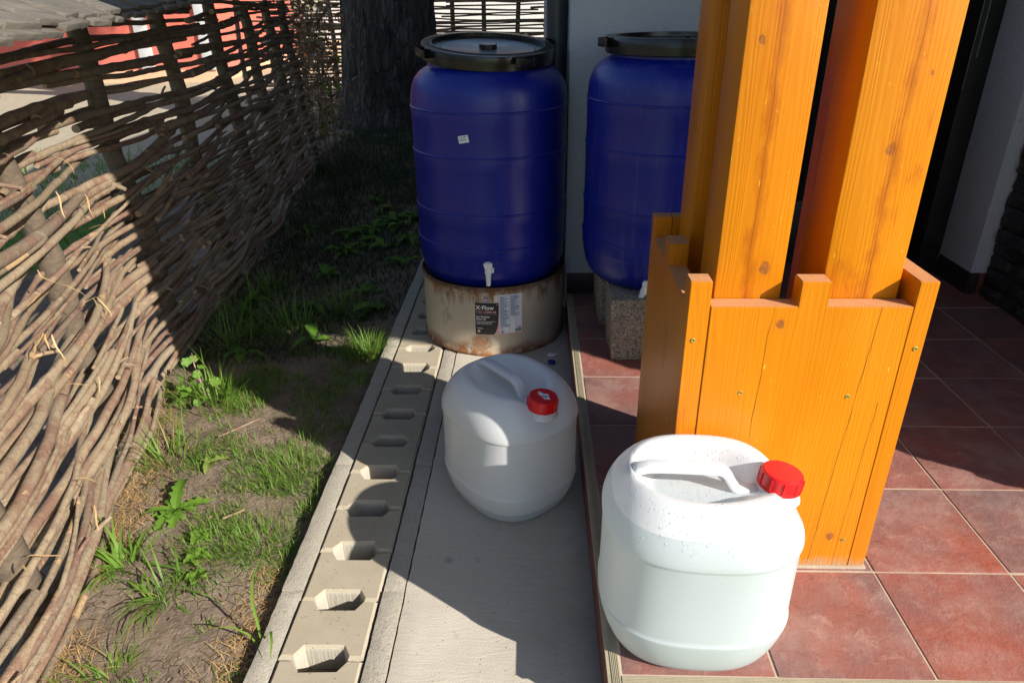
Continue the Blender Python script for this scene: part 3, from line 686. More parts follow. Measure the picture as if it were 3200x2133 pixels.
def board(name, poly, axis, a, b, mat, endz=True):
    """poly in (u,z) extruded along the other horizontal axis; top faces get end grain"""
    n = len(poly); vs_ = []
    for t_ in (a, b):
        for (u, z) in poly: vs_.append((u, t_, z) if axis == 'y' else (t_, u, z))
    fs_ = [tuple(range(n)), tuple(range(n, 2 * n))[::-1]] + [(k, k + n, (k + 1) % n + n, (k + 1) % n) for k in range(n)]
    me = bpy.data.meshes.new(name); bm = bmesh.new()
    for v in vs_: bm.verts.new(v)
    bm.verts.ensure_lookup_table()
    for f in fs_: bm.faces.new([bm.verts[i] for i in f])
    bmesh.ops.recalc_face_normals(bm, faces=bm.faces[:])
    bmesh.ops.bevel(bm, geom=[e for e in bm.edges if e.calc_face_angle(0) > 0.5], offset=0.0016, segments=2, affect='EDGES')
    bm.normal_update()
    for f in bm.faces:
        if f.normal.z > 0.7 and f.calc_center_median().z > 0.3: f.material_index = 1
    bm.to_mesh(me); bm.free()
    return obj(name, me, [mat, MAT['end']], post, 35)
fx0, fx1 = 0.9145 - BX, 1.2785 - BX
board('front_board', [(fx0, zb), (fx1, zb), (fx1, bn), (1.124 - BX, bn), (1.124 - BX, bt), (1.071 - BX, bt), (1.071 - BX, bn), (fx0, bn)], 'y', by0, by0 + 0.0395, wood_front)
def yl(v): return v - BY
board('side_board', [(by0 + 0.0005, zb), (yl(0.4125), zb), (yl(0.4125), bt), (yl(0.375), bt), (yl(0.375), bn), (yl(0.236), bn), (yl(0.236), bt), (yl(0.178), bt), (yl(0.178), bn), (yl(0.0055), bn), (yl(0.0055), bt), (by0 + 0.0005, bt)], 'x', bx0, bx0 + 0.0400, wood_side)
board('side_board', [(by0 + 0.0003, zb), (yl(0.284), zb), (yl(0.284), bn), (yl(0.236), bn), (yl(0.236), bt), (yl(0.178), bt), (yl(0.178), bn), (yl(0.094), bn), (yl(0.094), bt), (by0 + 0.0003, bt)], 'x', bx1 - 0.0352, bx1, wood_side)
board('back_board', [(fx0, zb), (1.128 - BX, zb), (1.128 - BX, bt), (1.071 - BX, bt), (1.071 - BX, bn), (fx0 + 0.055, bn), (fx0 + 0.055, bt), (fx0, bt)], 'y', yl(0.374), yl(0.4115), wood_side)
for i, (a, b, c, d) in enumerate(((0.928, 1.051, 0.0055, 0.128), (1.125, 1.266, 0.0060, 0.124), (0.927, 1.056, 0.242, 0.362), (1.176, 1.266, 0.215, 0.305))):
    m2 = MB(); m2.box(a - BX, b - BX, c - BY, d - BY, 0.02, 2.55 - HS); m2.build('post', wood_post[i], post, bevel=0.004, seg=2)
m2 = MB(); m2.box(bx0 - 0.004, bx1 + 0.004, by0 - 0.004, yl(0.288), 0.001, 0.0055); m2.build('base_plate', MAT['grout'], post)
m2 = MB(); m2.box(fx0 + 0.001, fx1 - 0.001, by0 + 0.041, yl(0.284), 0.0056, 0.019); m2.build('bottom_board', wood_side, post)
# screws
def screw(x, z, side=False, y=None):
    m2 = MB(); m2.lathe([(0.0046, -0.001), (0.0046, 0.0006), (0.0034, 0.0010), (0.0030, 0.0003)], 14)
    for k in range(3):
        a = pi * k / 3; m2.add([(cos(a) * 0.0022, sin(a) * 0.0022, 0.0008), (cos(a + 0.5) * 0.0008, sin(a + 0.5) * 0.0008, 0.0008), (-cos(a) * 0.0022, -sin(a) * 0.0022, 0.0008), (-cos(a + 0.5) * 0.0008, -sin(a + 0.5) * 0.0008, 0.0008)], [(0, 1, 2, 3)], 1)
    o = m2.build('screw', [MAT['screw'], MAT['dark']], post, 40)
    if side: o.location = (bx0 - 0.0004, y - BY, z - HS); o.rotation_euler = (0, -pi / 2, 0)
    else: o.location = (x - BX, by0 - 0.0004, z - HS); o.rotation_euler = (pi / 2, 0, 0)
for (x, z) in ((0.889, 0.676), (0.991, 0.564), (1.196, 0.557), (1.256, 0.203), (0.905, 0.30), (1.30, 0.66)): screw(x, z)
screw(0, 0.455, True, 0.045); screw(0, 0.20, True, 0.15)

# ================================================================ JERRYCANS
CANAIR = m_can('translucent_neck', -1.0, False)
def sup(th, n=2.6):
    c_, s_ = cos(th), sin(th)
    return math.copysign(abs(c_) ** (2 / n), c_), math.copysign(abs(s_) ** (2 / n), s_)
def make_can(label, loc, yaw, water, drops, mname, sticker=False):
    root = thing('jerrycan', label, 'jerrycan', loc, yaw, 'white plastic jerrycans with red caps')
    hx, hy = 0.179, 0.161; N = 112
    prof = [(0.0, 0.5), (0.0, 0.74), (0.002, 0.80), (0.009, 0.845), (0.022, 0.885), (0.045, 0.935), (0.068, 0.972), (0.086, 0.993), (0.093, 1.0), (0.0955, 1.0), (0.0975, 0.990), (0.105, 0.986), (0.18, 0.983), (0.262, 0.984), (0.2655, 0.988), (0.268, 0.998),
            (0.272, 1.0), (0.282, 0.995), (0.296, 0.976), (0.310, 0.947), (0.322, 0.912), (0.333, 0.872), (0.343, 0.828), (0.351, 0.785), (0.357, 0.745), (0.3605, 0.71)]
    tops = [0.675, 0.64, 0.60, 0.56, 0.52, 0.48, 0.44, 0.40, 0.36, 0.32, 0.28, 0.24, 0.20, 0.16, 0.12, 0.08, 0.04]
    def dip(x, y, z):
        g = math.exp(-(((x - 0.140) / 0.062) ** 2 + (y / 0.060) ** 2)); return z - 0.034 * g * float(smst(0.25, 0.33, z))
    def topz(x, y):
        z = 0.3635
        q = 1 - ((x + 0.006) / 0.128) ** 2 - (y / 0.094) ** 2
        z -= 0.044 * float(smst(-0.06, 0.6, q))
        z = min(z, 0.3635)
        g = math.exp(-(((x - 0.120) / 0.055) ** 2 + (y / 0.05) ** 2)); z = z * (1 - g * 0.85) + 0.3225 * g * 0.85
        return z
    vs_ = []; fs_ = []
    rings = []
    for (z, s_) in prof: rings.append((s_, z))
    for s_ in tops: rings.append((s_, None))
    for (s_, z) in rings:
        for k in range(N):
            a, b = sup(2 * pi * k / N, 2.6 if s_ > 0.7 else 2.6 - (0.7 - s_) * 0.85); x, y = hx * s_ * a, hy * s_ * b
            zz = dip(x, y, z) if z is not None else topz(x, y)
            vs_.append((x, y, zz))
    for i in range(len(rings) - 1):
        for k in range(N): fs_.append((i * N + k, i * N + (k + 1) % N, (i + 1) * N + (k + 1) % N, (i + 1) * N + k))
    fs_.append(tuple(reversed(range(N)))); c = len(vs_); vs_.append((0, 0, topz(0, 0))); b = (len(rings) - 1) * N
    for k in range(N): fs_.append((b + k, b + (k + 1) % N, c))
    me = bpy.data.meshes.new('can_body'); me.from_pydata(vs_, [], fs_); me.update()
    mat = m_can(mname, water, drops)
    obj('body', me, mat, root, 180)
    m2 = MB()
    pts = [(-0.128, 0, 0.350), (-0.116, 0, 0.3590), (-0.098, 0, 0.3640), (-0.06, 0, 0.3650), (-0.01, 0, 0.3645), (0.022, 0, 0.3640), (0.034, 0, 0.3605), (0.042, 0, 0.352), (0.050, 0, 0.338), (0.056, 0, 0.328), (0.063, 0, 0.3235), (0.075, 0, 0.3225), (0.108, 0, 0.3215)]
    m2.tube(pts, [1.0] * 9 + [1.0, 0.9, 0.85, 0.8], 20, squash=(0.0140, 0.0082, 4.0))
    h = m2.build('handle', CANAIR, root, 180)
    # neck and cap lean outwards a little
    nk = MB(); nk.lathe([(0.042, -0.008), (0.0385, 0.0), (0.0365, 0.004), (0.0365, 0.020)], 40); nko = nk.build('neck', CANAIR, root, 40)
    nko.location = (0.134, 0, 0.3225); nko.rotation_euler = (0, radians(7), 0)
    cp = MB(); cp.lathe([(0.0385, 0.0), (0.0392, 0.001), (0.0392, 0.0045), (0.0375, 0.0055), (0.0368, 0.026), (0.0358, 0.0295), (0.0335, 0.0310), (0.018, 0.0315), (0.004, 0.0315)], 48)
    cap = cp.build('cap', MAT['redcap'], root, 30); cap.location = (0.1345, 0, 0.333); cap.rotation_euler = (0, radians(7), 0.2)
    rb = MB()
    for k in range(10):
        a = 2 * pi * k / 10; c_, s_ = cos(a), sin(a); t_ = Vector((-s_, c_, 0)); r_ = Vector((c_, s_, 0))
        q = [r_ * 0.0358 + t_ * 0.0022, r_ * 0.0358 - t_ * 0.0022, r_ * 0.0394 - t_ * 0.0013, r_ * 0.0394 + t_ * 0.0013]
        rb.add([p + Vector((0, 0, 0.0047)) for p in q] + [p + Vector((0, 0, 0.026)) for p in q], [(3, 2, 1, 0), (4, 5, 6, 7), (0, 1, 5, 4), (1, 2, 6, 5), (2, 3, 7, 6), (3, 0, 4, 7)])
    rb.build('cap_rib', MAT['redcap'], cap)
    if sticker:
        st = MB(); poly = [(-0.016, 0.012), (-0.007, 0.013), (-0.002, 0.008), (0.011, 0.010), (0.014, -0.001), (0.019, -0.010), (0.004, -0.013), (-0.004, -0.003), (-0.013, 0.003)]
        st.prism(poly, 0.0313, 0.0322); s_ = st.build('paper_scrap', MAT['stick'], cap); s_.rotation_euler = (0, 0, 0.5)
        for q in range(6):
            m3 = MB(); m3.box(-0.002 + q * 0.0022, -0.0008 + q * 0.0022, -0.007, 0.001, 0.0322, 0.0324); m3.build('ink_mark', MAT['ink'], s_)
    return root
make_can('nearly full white translucent jerrycan standing on the corner of the tiled porch', (0.900, -0.178, HS + 0.0018), -0.05, 0.322, True, 'translucent_can_full')
make_can('almost empty white translucent jerrycan on the concrete path in front of the rusty drum', (0.528, 0.392, 0.001), -0.871, 0.043, False, 'translucent_can_empty', True)

# ================================================================ RUSTY DRUM, BARRELS
DC = (0.430, 1.492)
drum = thing('cut_drum', 'rusty beige half oil drum with torn product label under a blue barrel', 'drum', (DC[0], DC[1], 0.001))
N = 128; R = 0.286
def drum_prof():
    return [(0.268, 0.004), (0.2835, 0.000), (0.2885, 0.003), (0.2895, 0.010), (0.2865, 0.018), (0.2845, 0.028), (0.286, 0.045), (0.286, 0.10), (0.286, 0.16), (0.286, 0.215), (0.286, 0.255), (0.2875, 0.266), (0.2905, 0.272), (0.2910, 0.279), (0.2885, 0.2845), (0.2855, 0.2840), (0.2845, 0.278), (0.2835, 0.262)]
m2 = MB(); m2.lathe(drum_prof(), N, cap_bottom=True, cap_top=False)
m2.v = [(x * (1 + 0.004 * sin(3 * atan2(y, x) + 1) + 0.003 * sin(7 * atan2(y, x))) , y * (1 + 0.004 * sin(3 * atan2(y, x) + 1) + 0.003 * sin(7 * atan2(y, x))), z + (0.004 * sin(5 * atan2(y, x)) + 0.003 * sin(13 * atan2(y, x))) * max(0, 1 - z / 0.03) * (1 if z > 0.0005 else 0.0)) for x, y, z in m2.v]
m2.build('drum_shell', MAT['drum'], drum, 45)
m2 = MB(); m2.lathe([(0.2815, 0.250), (0.2815, 0.262), (0.20, 0.2615), (0.05, 0.2615)], 64); m2.build('drum_head', MAT['drum_in'], drum, 40)
def cylpt(th, z, r): return (r * sin(th), -r * cos(th), z)
def patch(name, mat, parent, th0, th1, z0, z1, r, n=14, poly=None):
    m3 = MB()
    if poly is None: cols = [(th0 + (th1 - th0) * k / n, z0, z1) for k in range(n + 1)]
    else: cols = poly
    vs_ = []
    for (t_, a, b) in cols: vs_ += [cylpt(t_, a, r), cylpt(t_, b, r)]
    fs_ = [(2 * k, 2 * k + 2, 2 * k + 3, 2 * k + 1) for k in range(len(cols) - 1)]
    m3.add(vs_, fs_); return m3.build(name, mat, parent, 180)
def text_on(name, body, size, bold, mat, parent, th, z, r, sx=1.0, rot=0.0, flat=None):
    cu = bpy.data.curves.new('txt', 'FONT'); cu.body = body; cu.size = size; cu.offset = bold; cu.resolution_u = 3
    to = bpy.data.objects.new('txt', cu); COL.objects.link(to); bpy.context.view_layer.update()
    me = bpy.data.meshes.new_from_object(to.evaluated_get(bpy.context.evaluated_depsgraph_get())); bpy.data.objects.remove(to)
    co = np.zeros(len(me.vertices) * 3); me.vertices.foreach_get('co', co); co = co.reshape(-1, 3)
    x = co[:, 0] * sx; y = co[:, 1]; xr = x * cos(rot) - y * sin(rot); yr = x * sin(rot) + y * cos(rot)
    t_ = th + xr / r
    co = np.stack([r * np.sin(t_), -r * np.cos(t_), z + yr], 1); me.vertices.foreach_set('co', co.ravel()); me.update()
    return obj(name, me, mat, parent)
# label: left panel theta -0.203..0.119, right panel 0.122..0.44, z 0.092..0.2545
LR = 0.2866
lab = patch('paper_label', MAT['lpaper'], drum, -0.203, 0.119, 0.093, 0.2538, LR + 0.0006)
cols = []
for k in range(25):
    t_ = -0.198 + (0.116 + 0.198) * k / 24; u = (t_ + 0.198) / 0.314
    zlow = 0.0932 if u < 0.74 else 0.0932 + 0.085 * (1 - sqrt(max(0, 1 - ((u - 0.74) / 0.26) ** 2)))
    cols.append((t_, zlow, 0.2236))
patch('black_panel', MAT['ink'], lab, 0, 0, 0, 0, LR + 0.0010, poly=cols)
cols = []
for k in range(13):
    u = 0.74 + 0.26 * k / 12; t_ = -0.198 + 0.314 * u
    zt_ = 0.0932 + 0.085 * (1 - sqrt(max(0, 1 - ((u - 0.74) / 0.26) ** 2))); cols.append((t_, 0.0930, zt_))
patch('pink_band', MAT['pink'], lab, 0, 0, 0, 0, LR + 0.0009, poly=cols)
patch('pink_edge', MAT['pink'], lab, 0.1165, 0.1235, 0.093, 0.2538, LR + 0.0008, 2)
TH = -0.198; 
def lx(px): return -0.203 + (px - 215) / (960 - 215) * 0.322          # label picture column -> angle
def lz(py): return 0.2538 - (py - 222) / (1425 - 222) * 0.1608
text_on('lettering', 'X·Flow', 0.0235, 0.0006, MAT['inkw'], lab, lx(255), lz(652), LR + 0.0014, 1.0)
text_on('lettering', 'TYPE XS', 0.0128, 0.00005, MAT['pink'], lab, lx(258), lz(762), LR + 0.0014, 0.82)
text_on('lettering', '10W-40', 0.0128, 0.0004, MAT['pink'], lab, lx(555), lz(762), LR + 0.0014, 0.92)
text_on('lettering', 'Semi Synthetic', 0.0092, 0.00028, MAT['inkw'], lab, lx(265), lz(893), LR + 0.0014, 0.95)
text_on('lettering', 'Motor Oil', 0.0092, 0.00028, MAT['inkw'], lab, lx(265), lz(965), LR + 0.0014, 0.95)
text_on('lettering', 'Recommended by Comma for applications', 0.0052, 0.00008, MAT['inkw'], lab, lx(268), lz(1028), LR + 0.0014, 0.80)
text_on('lettering', 'meeting: ACEA A3/B3, API CI, CF', 0.0052, 0.00008, MAT['inkw'], lab, lx(268), lz(1065), LR + 0.0014, 0.80)
text_on('lettering', 'Suitable for petrol and diesel work.', 0.0052, 0.00008, MAT['inkw'], lab, lx(268), lz(1103), LR + 0.0014, 0.80)
text_on('lettering', '199 Litre', 0.0066, 0.0002, MAT['inkw'], lab, lx(275), lz(1245), LR + 0.0014, 0.95)
text_on('lettering', 'COMMA', 0.0062, 0.0002, MAT['blue'], lab, lx(475), lz(428), LR + 0.0014, 1.05)
patch('rule_line', MAT['greyblue'], lab, lx(258), lx(920), lz(803), lz(798), LR + 0.0013)
def disc(name, mat, parent, th, z, r, r0, r1, a0=0, a1=2 * pi, n=28):
    m3 = MB(); vs_ = []
    for k in range(n + 1):
        a = a0 + (a1 - a0) * k / n
        for q in (r0, r1): vs_.append(cylpt(th + q * cos(a) / r, z + q * sin(a), r))
    m3.add(vs_, [(2 * k, 2 * k + 1, 2 * k + 3, 2 * k + 2) for k in range(n)]); return m3.build(name, mat, parent)
disc('emblem', MAT['blue'], lab, lx(572), lz(325), LR + 0.0014, 0.0042, 0.0082, -0.5, pi + 0.25)
disc('emblem', MAT['pink'], lab, lx(572), lz(325), LR + 0.0013, 0.0036, 0.0080, pi + 0.1, 2 * pi - 0.35)
disc('round_mark', MAT['pink'], lab, lx(335), lz(1318), LR + 0.0014, 0.0003, 0.0056)
disc('round_mark', MAT['inkw'], lab, lx(905), lz(500), LR + 0.0014, 0.0002, 0.0017)
lab2 = patch('paper_label', MAT['stick'], drum, 0.1235, 0.440, 0.0925, 0.2546, LR + 0.0005)
patch('pink_edge', MAT['pink'], lab2, 0.431, 0.4405, 0.0925, 0.2546, LR + 0.0007, 2); patch('pink_edge', MAT['pink'], lab2, 0.1235, 0.431, 0.0925, 0.0965, LR + 0.0007)
random.seed(3)
def textlines(t0, t1, z1, z0, step=0.0031):
    z = z1
    while z > z0:
        e = t1 - random.choice([0, 0, 0, 0.03, 0.06]) * (t1 - t0) / 0.12
        patch('text_line', MAT['greyblue'], lab2, t0, e, z - 0.0024, z, LR + 0.0009, 6); z -= step
textlines(0.132, 0.246, 0.249, 0.162, 0.0028); textlines(0.135, 0.255, 0.160, 0.125, 0.0029); textlines(0.272, 0.395, 0.250, 0.168, 0.0028)
disc('emblem', MAT['blue'], lab2, 0.155, 0.1165, LR + 0.0010, 0.0022, 0.0042, -0.5, pi + 0.25); disc('emblem', MAT['pink'], lab2, 0.155, 0.1165, LR + 0.0010, 0.0020, 0.0041, pi + 0.2, 2 * pi - 0.4)
textlines(0.138, 0.19, 0.109, 0.098, 0.0022)
t_ = 0.335
while t_ < 0.420:
    wd = random.choice([0.0012, 0.002, 0.0032]); patch('bar', MAT['ink'], lab2, t_, t_ + wd, 0.1005, 0.113, LR + 0.0010, 1); t_ += wd + random.choice([0.0012, 0.002])
text_on('lettering', 'UK', 0.0056, 0.0002, MAT['ink'], lab2, 0.372, 0.116, LR + 0.0010, 1.0)
disc('round_mark', MAT['ink'], lab2, 0.405, 0.1182, LR + 0.0010, 0.0014, 0.0024, 0.6, 5.2)
# tears in the paper
for (t0_, z1_, z0_) in ((0.258, 0.2546, 0.0925), (0.348, 0.2546, 0.0925), (-0.11, 0.2538, 0.2260), (0.0, 0.2538, 0.2260), (0.205, 0.2546, 0.165)):
    m3 = MB(); vs_ = []; n = 14
    for k in range(n + 1):
        z = z1_ + (z0_ - z1_) * k / n; t_ = t0_ + 0.012 * (float(vnoise(k * 0.6, t0_ * 50, 4)) - 0.5); wd = 0.0014 + 0.0018 * float(vnoise(k * 0.9, t0_ * 30, 8))
        vs_ += [cylpt(t_ - wd / 2, z, LR + 0.0013), cylpt(t_ + wd / 2, z, LR + 0.0013)]
    m3.add(vs_, [(2 * k, 2 * k + 1, 2 * k + 3, 2 * k + 2) for k in range(n)]); m3.build('tear', MAT['drum_in'], lab2 if t0_ > 0.12 else lab)
# barrels
BR = 0.292
def barrel_prof():
    pr = [(0.215, 0.004), (0.238, 0.0), (0.252, 0.006), (0.266, 0.024), (0.276, 0.050), (0.2825, 0.082), (0.286, 0.112)]
    def ring(z): return [(0.2868, z - 0.050), (0.2878, z - 0.047), (0.2880, z - 0.006), (0.2905, z - 0.003), (0.2905, z), (0.2870, z + 0.003)]
    for z in (0.165, 0.290, 0.490, 0.640): pr += ring(z)
    pr += [(0.2865, 0.660), (0.284, 0.685), (0.278, 0.710), (0.267, 0.733), (0.250, 0.752), (0.232, 0.764), (0.222, 0.768), (0.2185, 0.772), (0.2185, 0.800), (0.212, 0.802)]
    return pr
def make_lid(parent, mat, z, tilt=(0, 0), rot=0.0):
    m3 = MB(); m3.lathe([(0.222, -0.030), (0.2335, -0.030), (0.2365, -0.027), (0.2375, -0.008), (0.2375, 0.016), (0.2355, 0.0195), (0.2050, 0.0200), (0.2025, 0.0215), (0.2005, 0.0200), (0.1995, 0.0070), (0.197, 0.0060), (0.05, 0.0060), (0.01, 0.0060)], 96)
    lid = m3.build('lid', mat, parent, 35); lid.location = (0, 0, z); lid.rotation_euler = (tilt[0], tilt[1], rot)
    for a in (0.0, pi / 2, pi, 3 * pi / 2):
        m4 = MB(); poly = []
        for q in range(9):
            b = -0.20 + 0.40 * q / 8; poly.append((0.231 * cos(b), 0.231 * sin(b)))
        poly += [(0.262, 0.036), (0.268, 0.028), (0.268, -0.028), (0.262, -0.036)]
        m4.prism(poly[::-1] if False else poly[:9][::-1] + poly[9:], -0.0085, 0.0175); lg = m4.build('lug', mat, lid, bevel=0.0025); lg.rotation_euler = (0, 0, a)
    m4 = MB(); m4.lathe([(0.0325, 0.0061), (0.0315, 0.016), (0.029, 0.0185), (0.018, 0.0175), (0.003, 0.0175)], 40); m4.build('knob', mat, lid, 35)
    m4 = MB()
    m4.lathe([(0.172, 0.0058), (0.170, 0.0078), (0.168, 0.0058)], 80, cap_bottom=False, cap_top=False); m4.build('lid_ring', mat, lid, 60)
    return lid
def make_tap(parent, th, z, lean=0.0):
    m3 = MB(); m3.tube([(0, 0.02, 0), (0, -0.022, 0)], 0.013, 14)
    tp = m3.build('tap', MAT['tapw'], parent, 40); r = 0.272
    tp.location = cylpt(th, z, r); tp.rotation_euler = (0, lean, th)
    m4 = MB(); m4.tube([(0, -0.018, 0.016), (0, -0.018, 0.0), (0, -0.019, -0.014), (0, -0.020, -0.052)], [0.0120, 0.0125, 0.0098, 0.0082], 16); m4.build('spout', MAT['tapw'], tp, 40)
    m4 = MB(); m4.add([(-0.0105, -0.026, 0.010), (0.0105, -0.026, 0.010), (0.0105, -0.012, 0.010), (-0.0105, -0.012, 0.010), (-0.0175, -0.033, 0.034), (0.0175, -0.033, 0.034), (0.0155, -0.008, 0.034), (-0.0155, -0.008, 0.034), (0.0, -0.022, 0.042)],
                      [(3, 2, 1, 0), (0, 1, 5, 4), (1, 2, 6, 5), (2, 3, 7, 6), (3, 0, 4, 7), (4, 5, 8), (5, 6, 8), (6, 7, 8), (7, 4, 8)]); m4.build('tap_handle', MAT['tapw'], tp, bevel=0.0015)
    m4 = MB(); m4.lathe([(0.012, 0.0), (0.012, 0.006), (0.009, 0.008)], 16); kn = m4.build('tap_nut', MAT['tapw'], tp, 40); kn.location = (0.013, -0.008, 0.005); kn.rotation_euler = (0, pi / 2, 0)
    return tp
def make_barrel(label, loc, mat, lidz, tilt, lrot, rotz=0, zs=1.0):
    root = thing('barrel', label, 'barrel', loc, rotz, 'blue plastic barrels by the white wall')
    m3 = MB(); m3.lathe([(r_, z_ * zs) for r_, z_ in barrel_prof()], 128); m3.build('body', mat, root, 30)
    make_lid(root, MAT['lid'], lidz, tilt, lrot)
    return root
b1 = make_barrel('dark blue barrel with loose tilted black lid standing on the rusty drum', (0.428, 1.495, 0.2636), m_barrel('blue_barrel_plastic', 0.10), 0.8215, (radians(7.2), radians(-1.2)), 0.55)
make_tap(b1, 0.0, 0.3475 - 0.2636)
st = patch('sticker', MAT['stick'], b1, -0.322, -0.192, 0.808 - 0.2636, 0.8325 - 0.2636, 0.2894, 8)
# tilt the sticker a little, then print
co = np.zeros(len(st.data.vertices) * 3); st.data.vertices.foreach_get('co', co); co = co.reshape(-1, 3)
th_ = np.arctan2(co[:, 0], -co[:, 1]); co[:, 2] += (th_ + 0.257) * 0.052; th2 = th_ - (co[:, 2] - 0.5567) * 0.75
rr_ = np.hypot(co[:, 0], co[:, 1]); co[:, 0] = rr_ * np.sin(th2); co[:, 1] = -rr_ * np.cos(th2); st.data.vertices.foreach_set('co', co.ravel()); st.data.update()
text_on('lettering', 'B. 120L CERC', 0.0066, 0.0001, MAT['ink'], st, -0.313, 0.5590, 0.2898, 0.72, 0.16)
text_on('lettering', 'ALBASTRU', 0.0066, 0.0001, MAT['ink'], st, -0.306, 0.5500, 0.2898, 0.80, 0.16)
b2 = make_barrel('bright blue barrel with straight black lid raised on concrete blocks by the wall', (1.058, 1.236, 0.350), m_barrel('blue_barrel_plastic_dusty', 0.45), 0.768, (0, 0), 0.28, 0, 0.945)
make_tap(b2, -0.345, 0.020, 0.35)

# concrete blocks under the second barrel
def agg_block(label, loc, sx, sy, sz, taper, rz, seed):
    random.seed(seed); bm = bmesh.new(); bmesh.ops.create_cube(bm, size=1.0)
    bmesh.ops.subdivide_edges(bm, edges=bm.edges[:], cuts=9, use_grid_fill=True)
    for v in bm.verts:
        x, y, z = v.co; k = 1 - taper * (0.5 - z)
        # rounded edges
        ex = [abs(x) > 0.499, abs(y) > 0.499, abs(z) > 0.499]; sh = 0.985 if sum(ex) >= 2 else 1.0
        n = 0.010 * (float(fbm(x * 6 + seed, (y + z) * 6, 3, seed)) - 0.45)
        v.co = Vector((x * sx * k * sh + n, y * sy * k * sh + n, (z + 0.5) * sz * (1 if z < 0.49 else 1) + n * 0.4 * (1 if abs(z) < 0.49 else 0)))
    me = bpy.data.meshes.new('concrete_block'); bm.to_mesh(me); bm.free()
    o = obj('concrete_block', me, MAT['block'], None, 40); o.location = loc; o.rotation_euler = (0, 0, rz)
    return tag(o, label, 'block', 'speckled concrete blocks under the barrel')
agg_block('speckled concrete block with square front carrying the front of the raised barrel', (0.972, 1.045, HS + 0.0022), 0.242, 0.225, 0.2235, 0.07, 0.0, 4)
agg_block('rough speckled concrete block behind the square one, under the raised barrel', (0.945, 1.345, HS + 0.0022), 0.235, 0.26, 0.2235, 0.12, 0.0, 9)

# small litter by the drum
m2 = MB(); m2.lathe([(0.014, 0.001), (0.0145, 0.002), (0.0145, 0.009), (0.013, 0.011), (0.003, 0.0112)], 24); o = m2.build('bottle_cap', MAT['bluecap'], None, 40); o.location = (0.663, 1.150, 0.0); tag(o, 'small dark blue bottle cap lying on the concrete by the drum', 'bottle cap')
m2 = MB(); m2.prism([(-0.02, -0.008), (0.006, -0.014), (0.022, 0.0), (0.004, 0.006), (-0.004, 0.013), (-0.016, 0.007)], 0.002, 0.008); o = m2.build('plaster_chip', MAT['plaster'], None, bevel=0.001); o.location = (0.668, 1.215, 0.0); tag(o, 'white plaster chip lying on the concrete beside the rusty drum', 'plaster chip')

# ================================================================ WOVEN FENCE ON THE LEFT
random.seed(21)
FB = [(-0.26, -1.55), (-0.33, -1.2), (-0.41, -0.7), (-0.497, -0.223), (-0.600, 0.224), (-0.700, 0.539), (-0.795, 0.85), (-0.880, 1.2), (-0.925, 1.6), (-0.960, 2.0), (-1.02, 2.6), (-1.15, 3.6), (-1.30, 4.6), (-1.42, 5.4)]
fb = np.array(FB); seg = np.hypot(*np.diff(fb, axis=0).T); cum = np.concatenate([[0], np.cumsum(seg)]); FL = cum[-1]
def fpt(s):
    s = max(-0.2, min(FL + 0.2, s)); x = np.interp(s, cum, fb[:, 0]); y = np.interp(s, cum, fb[:, 1])
    x2 = np.interp(s + 0.15, cum, fb[:, 0]) - np.interp(s - 0.15, cum, fb[:, 0]); y2 = np.interp(s + 0.15, cum, fb[:, 1]) - np.interp(s - 0.15, cum, fb[:, 1])
    l = math.hypot(x2, y2); return x, y, (y2 / l, -x2 / l)        # position and outward (towards the path) normal
LEAN = 0.09; FZ = -0.085
def fsurf(s, z, off):
    x, y, n = fpt(s); d = off - LEAN * z; return Vector((x + n[0] * d, y + n[1] * d, FZ + z))
def s_at_y(yv): return float(np.interp(yv, fb[:, 1], cum))
O0 = Vector((-0.88, 1.2, FZ))
fence = thing('wattle_fence', 'woven branch fence with a shingle cap running beside the soil bed', 'fence', O0)
psy = [-1.35, -0.72, -0.05, 0.70, 1.48, 2.25, 3.05, 3.85, 4.65, 5.3]
PS = [s_at_y(v) for v in psy]
for k, s0 in enumerate(PS):
    pts = []; rad = []
    for q in range(12):
        z = -0.10 + 1.42 * q / 11; p = fsurf(s0 + 0.015 * sin(q * 0.9 + k), z, -0.015 + 0.01 * sin(q * 1.3 + 2 * k)); pts.append(p - O0); rad.append(0.040 - 0.006 * q / 11 + 0.003 * sin(q * 2.1 + k))
    m2 = MB(); m2.tube(pts, rad, 11, 0, 1); m2.build('fence_post', [MAT['fpost'], MAT['cutwood']], fence, 60)
def weave(s, side):
    """in front of / behind successive posts"""
    i = np.searchsorted(PS, s); a = PS[max(0, min(len(PS) - 2, i - 1))]; b = PS[max(1, min(len(PS) - 1, i))]
    if b <= a: b = a + 0.7
    t = (s - a) / (b - a); par = (max(0, i - 1)) % 2
    return side * (1 if par == 0 else -1) * cos(pi * t)
ntw = 0
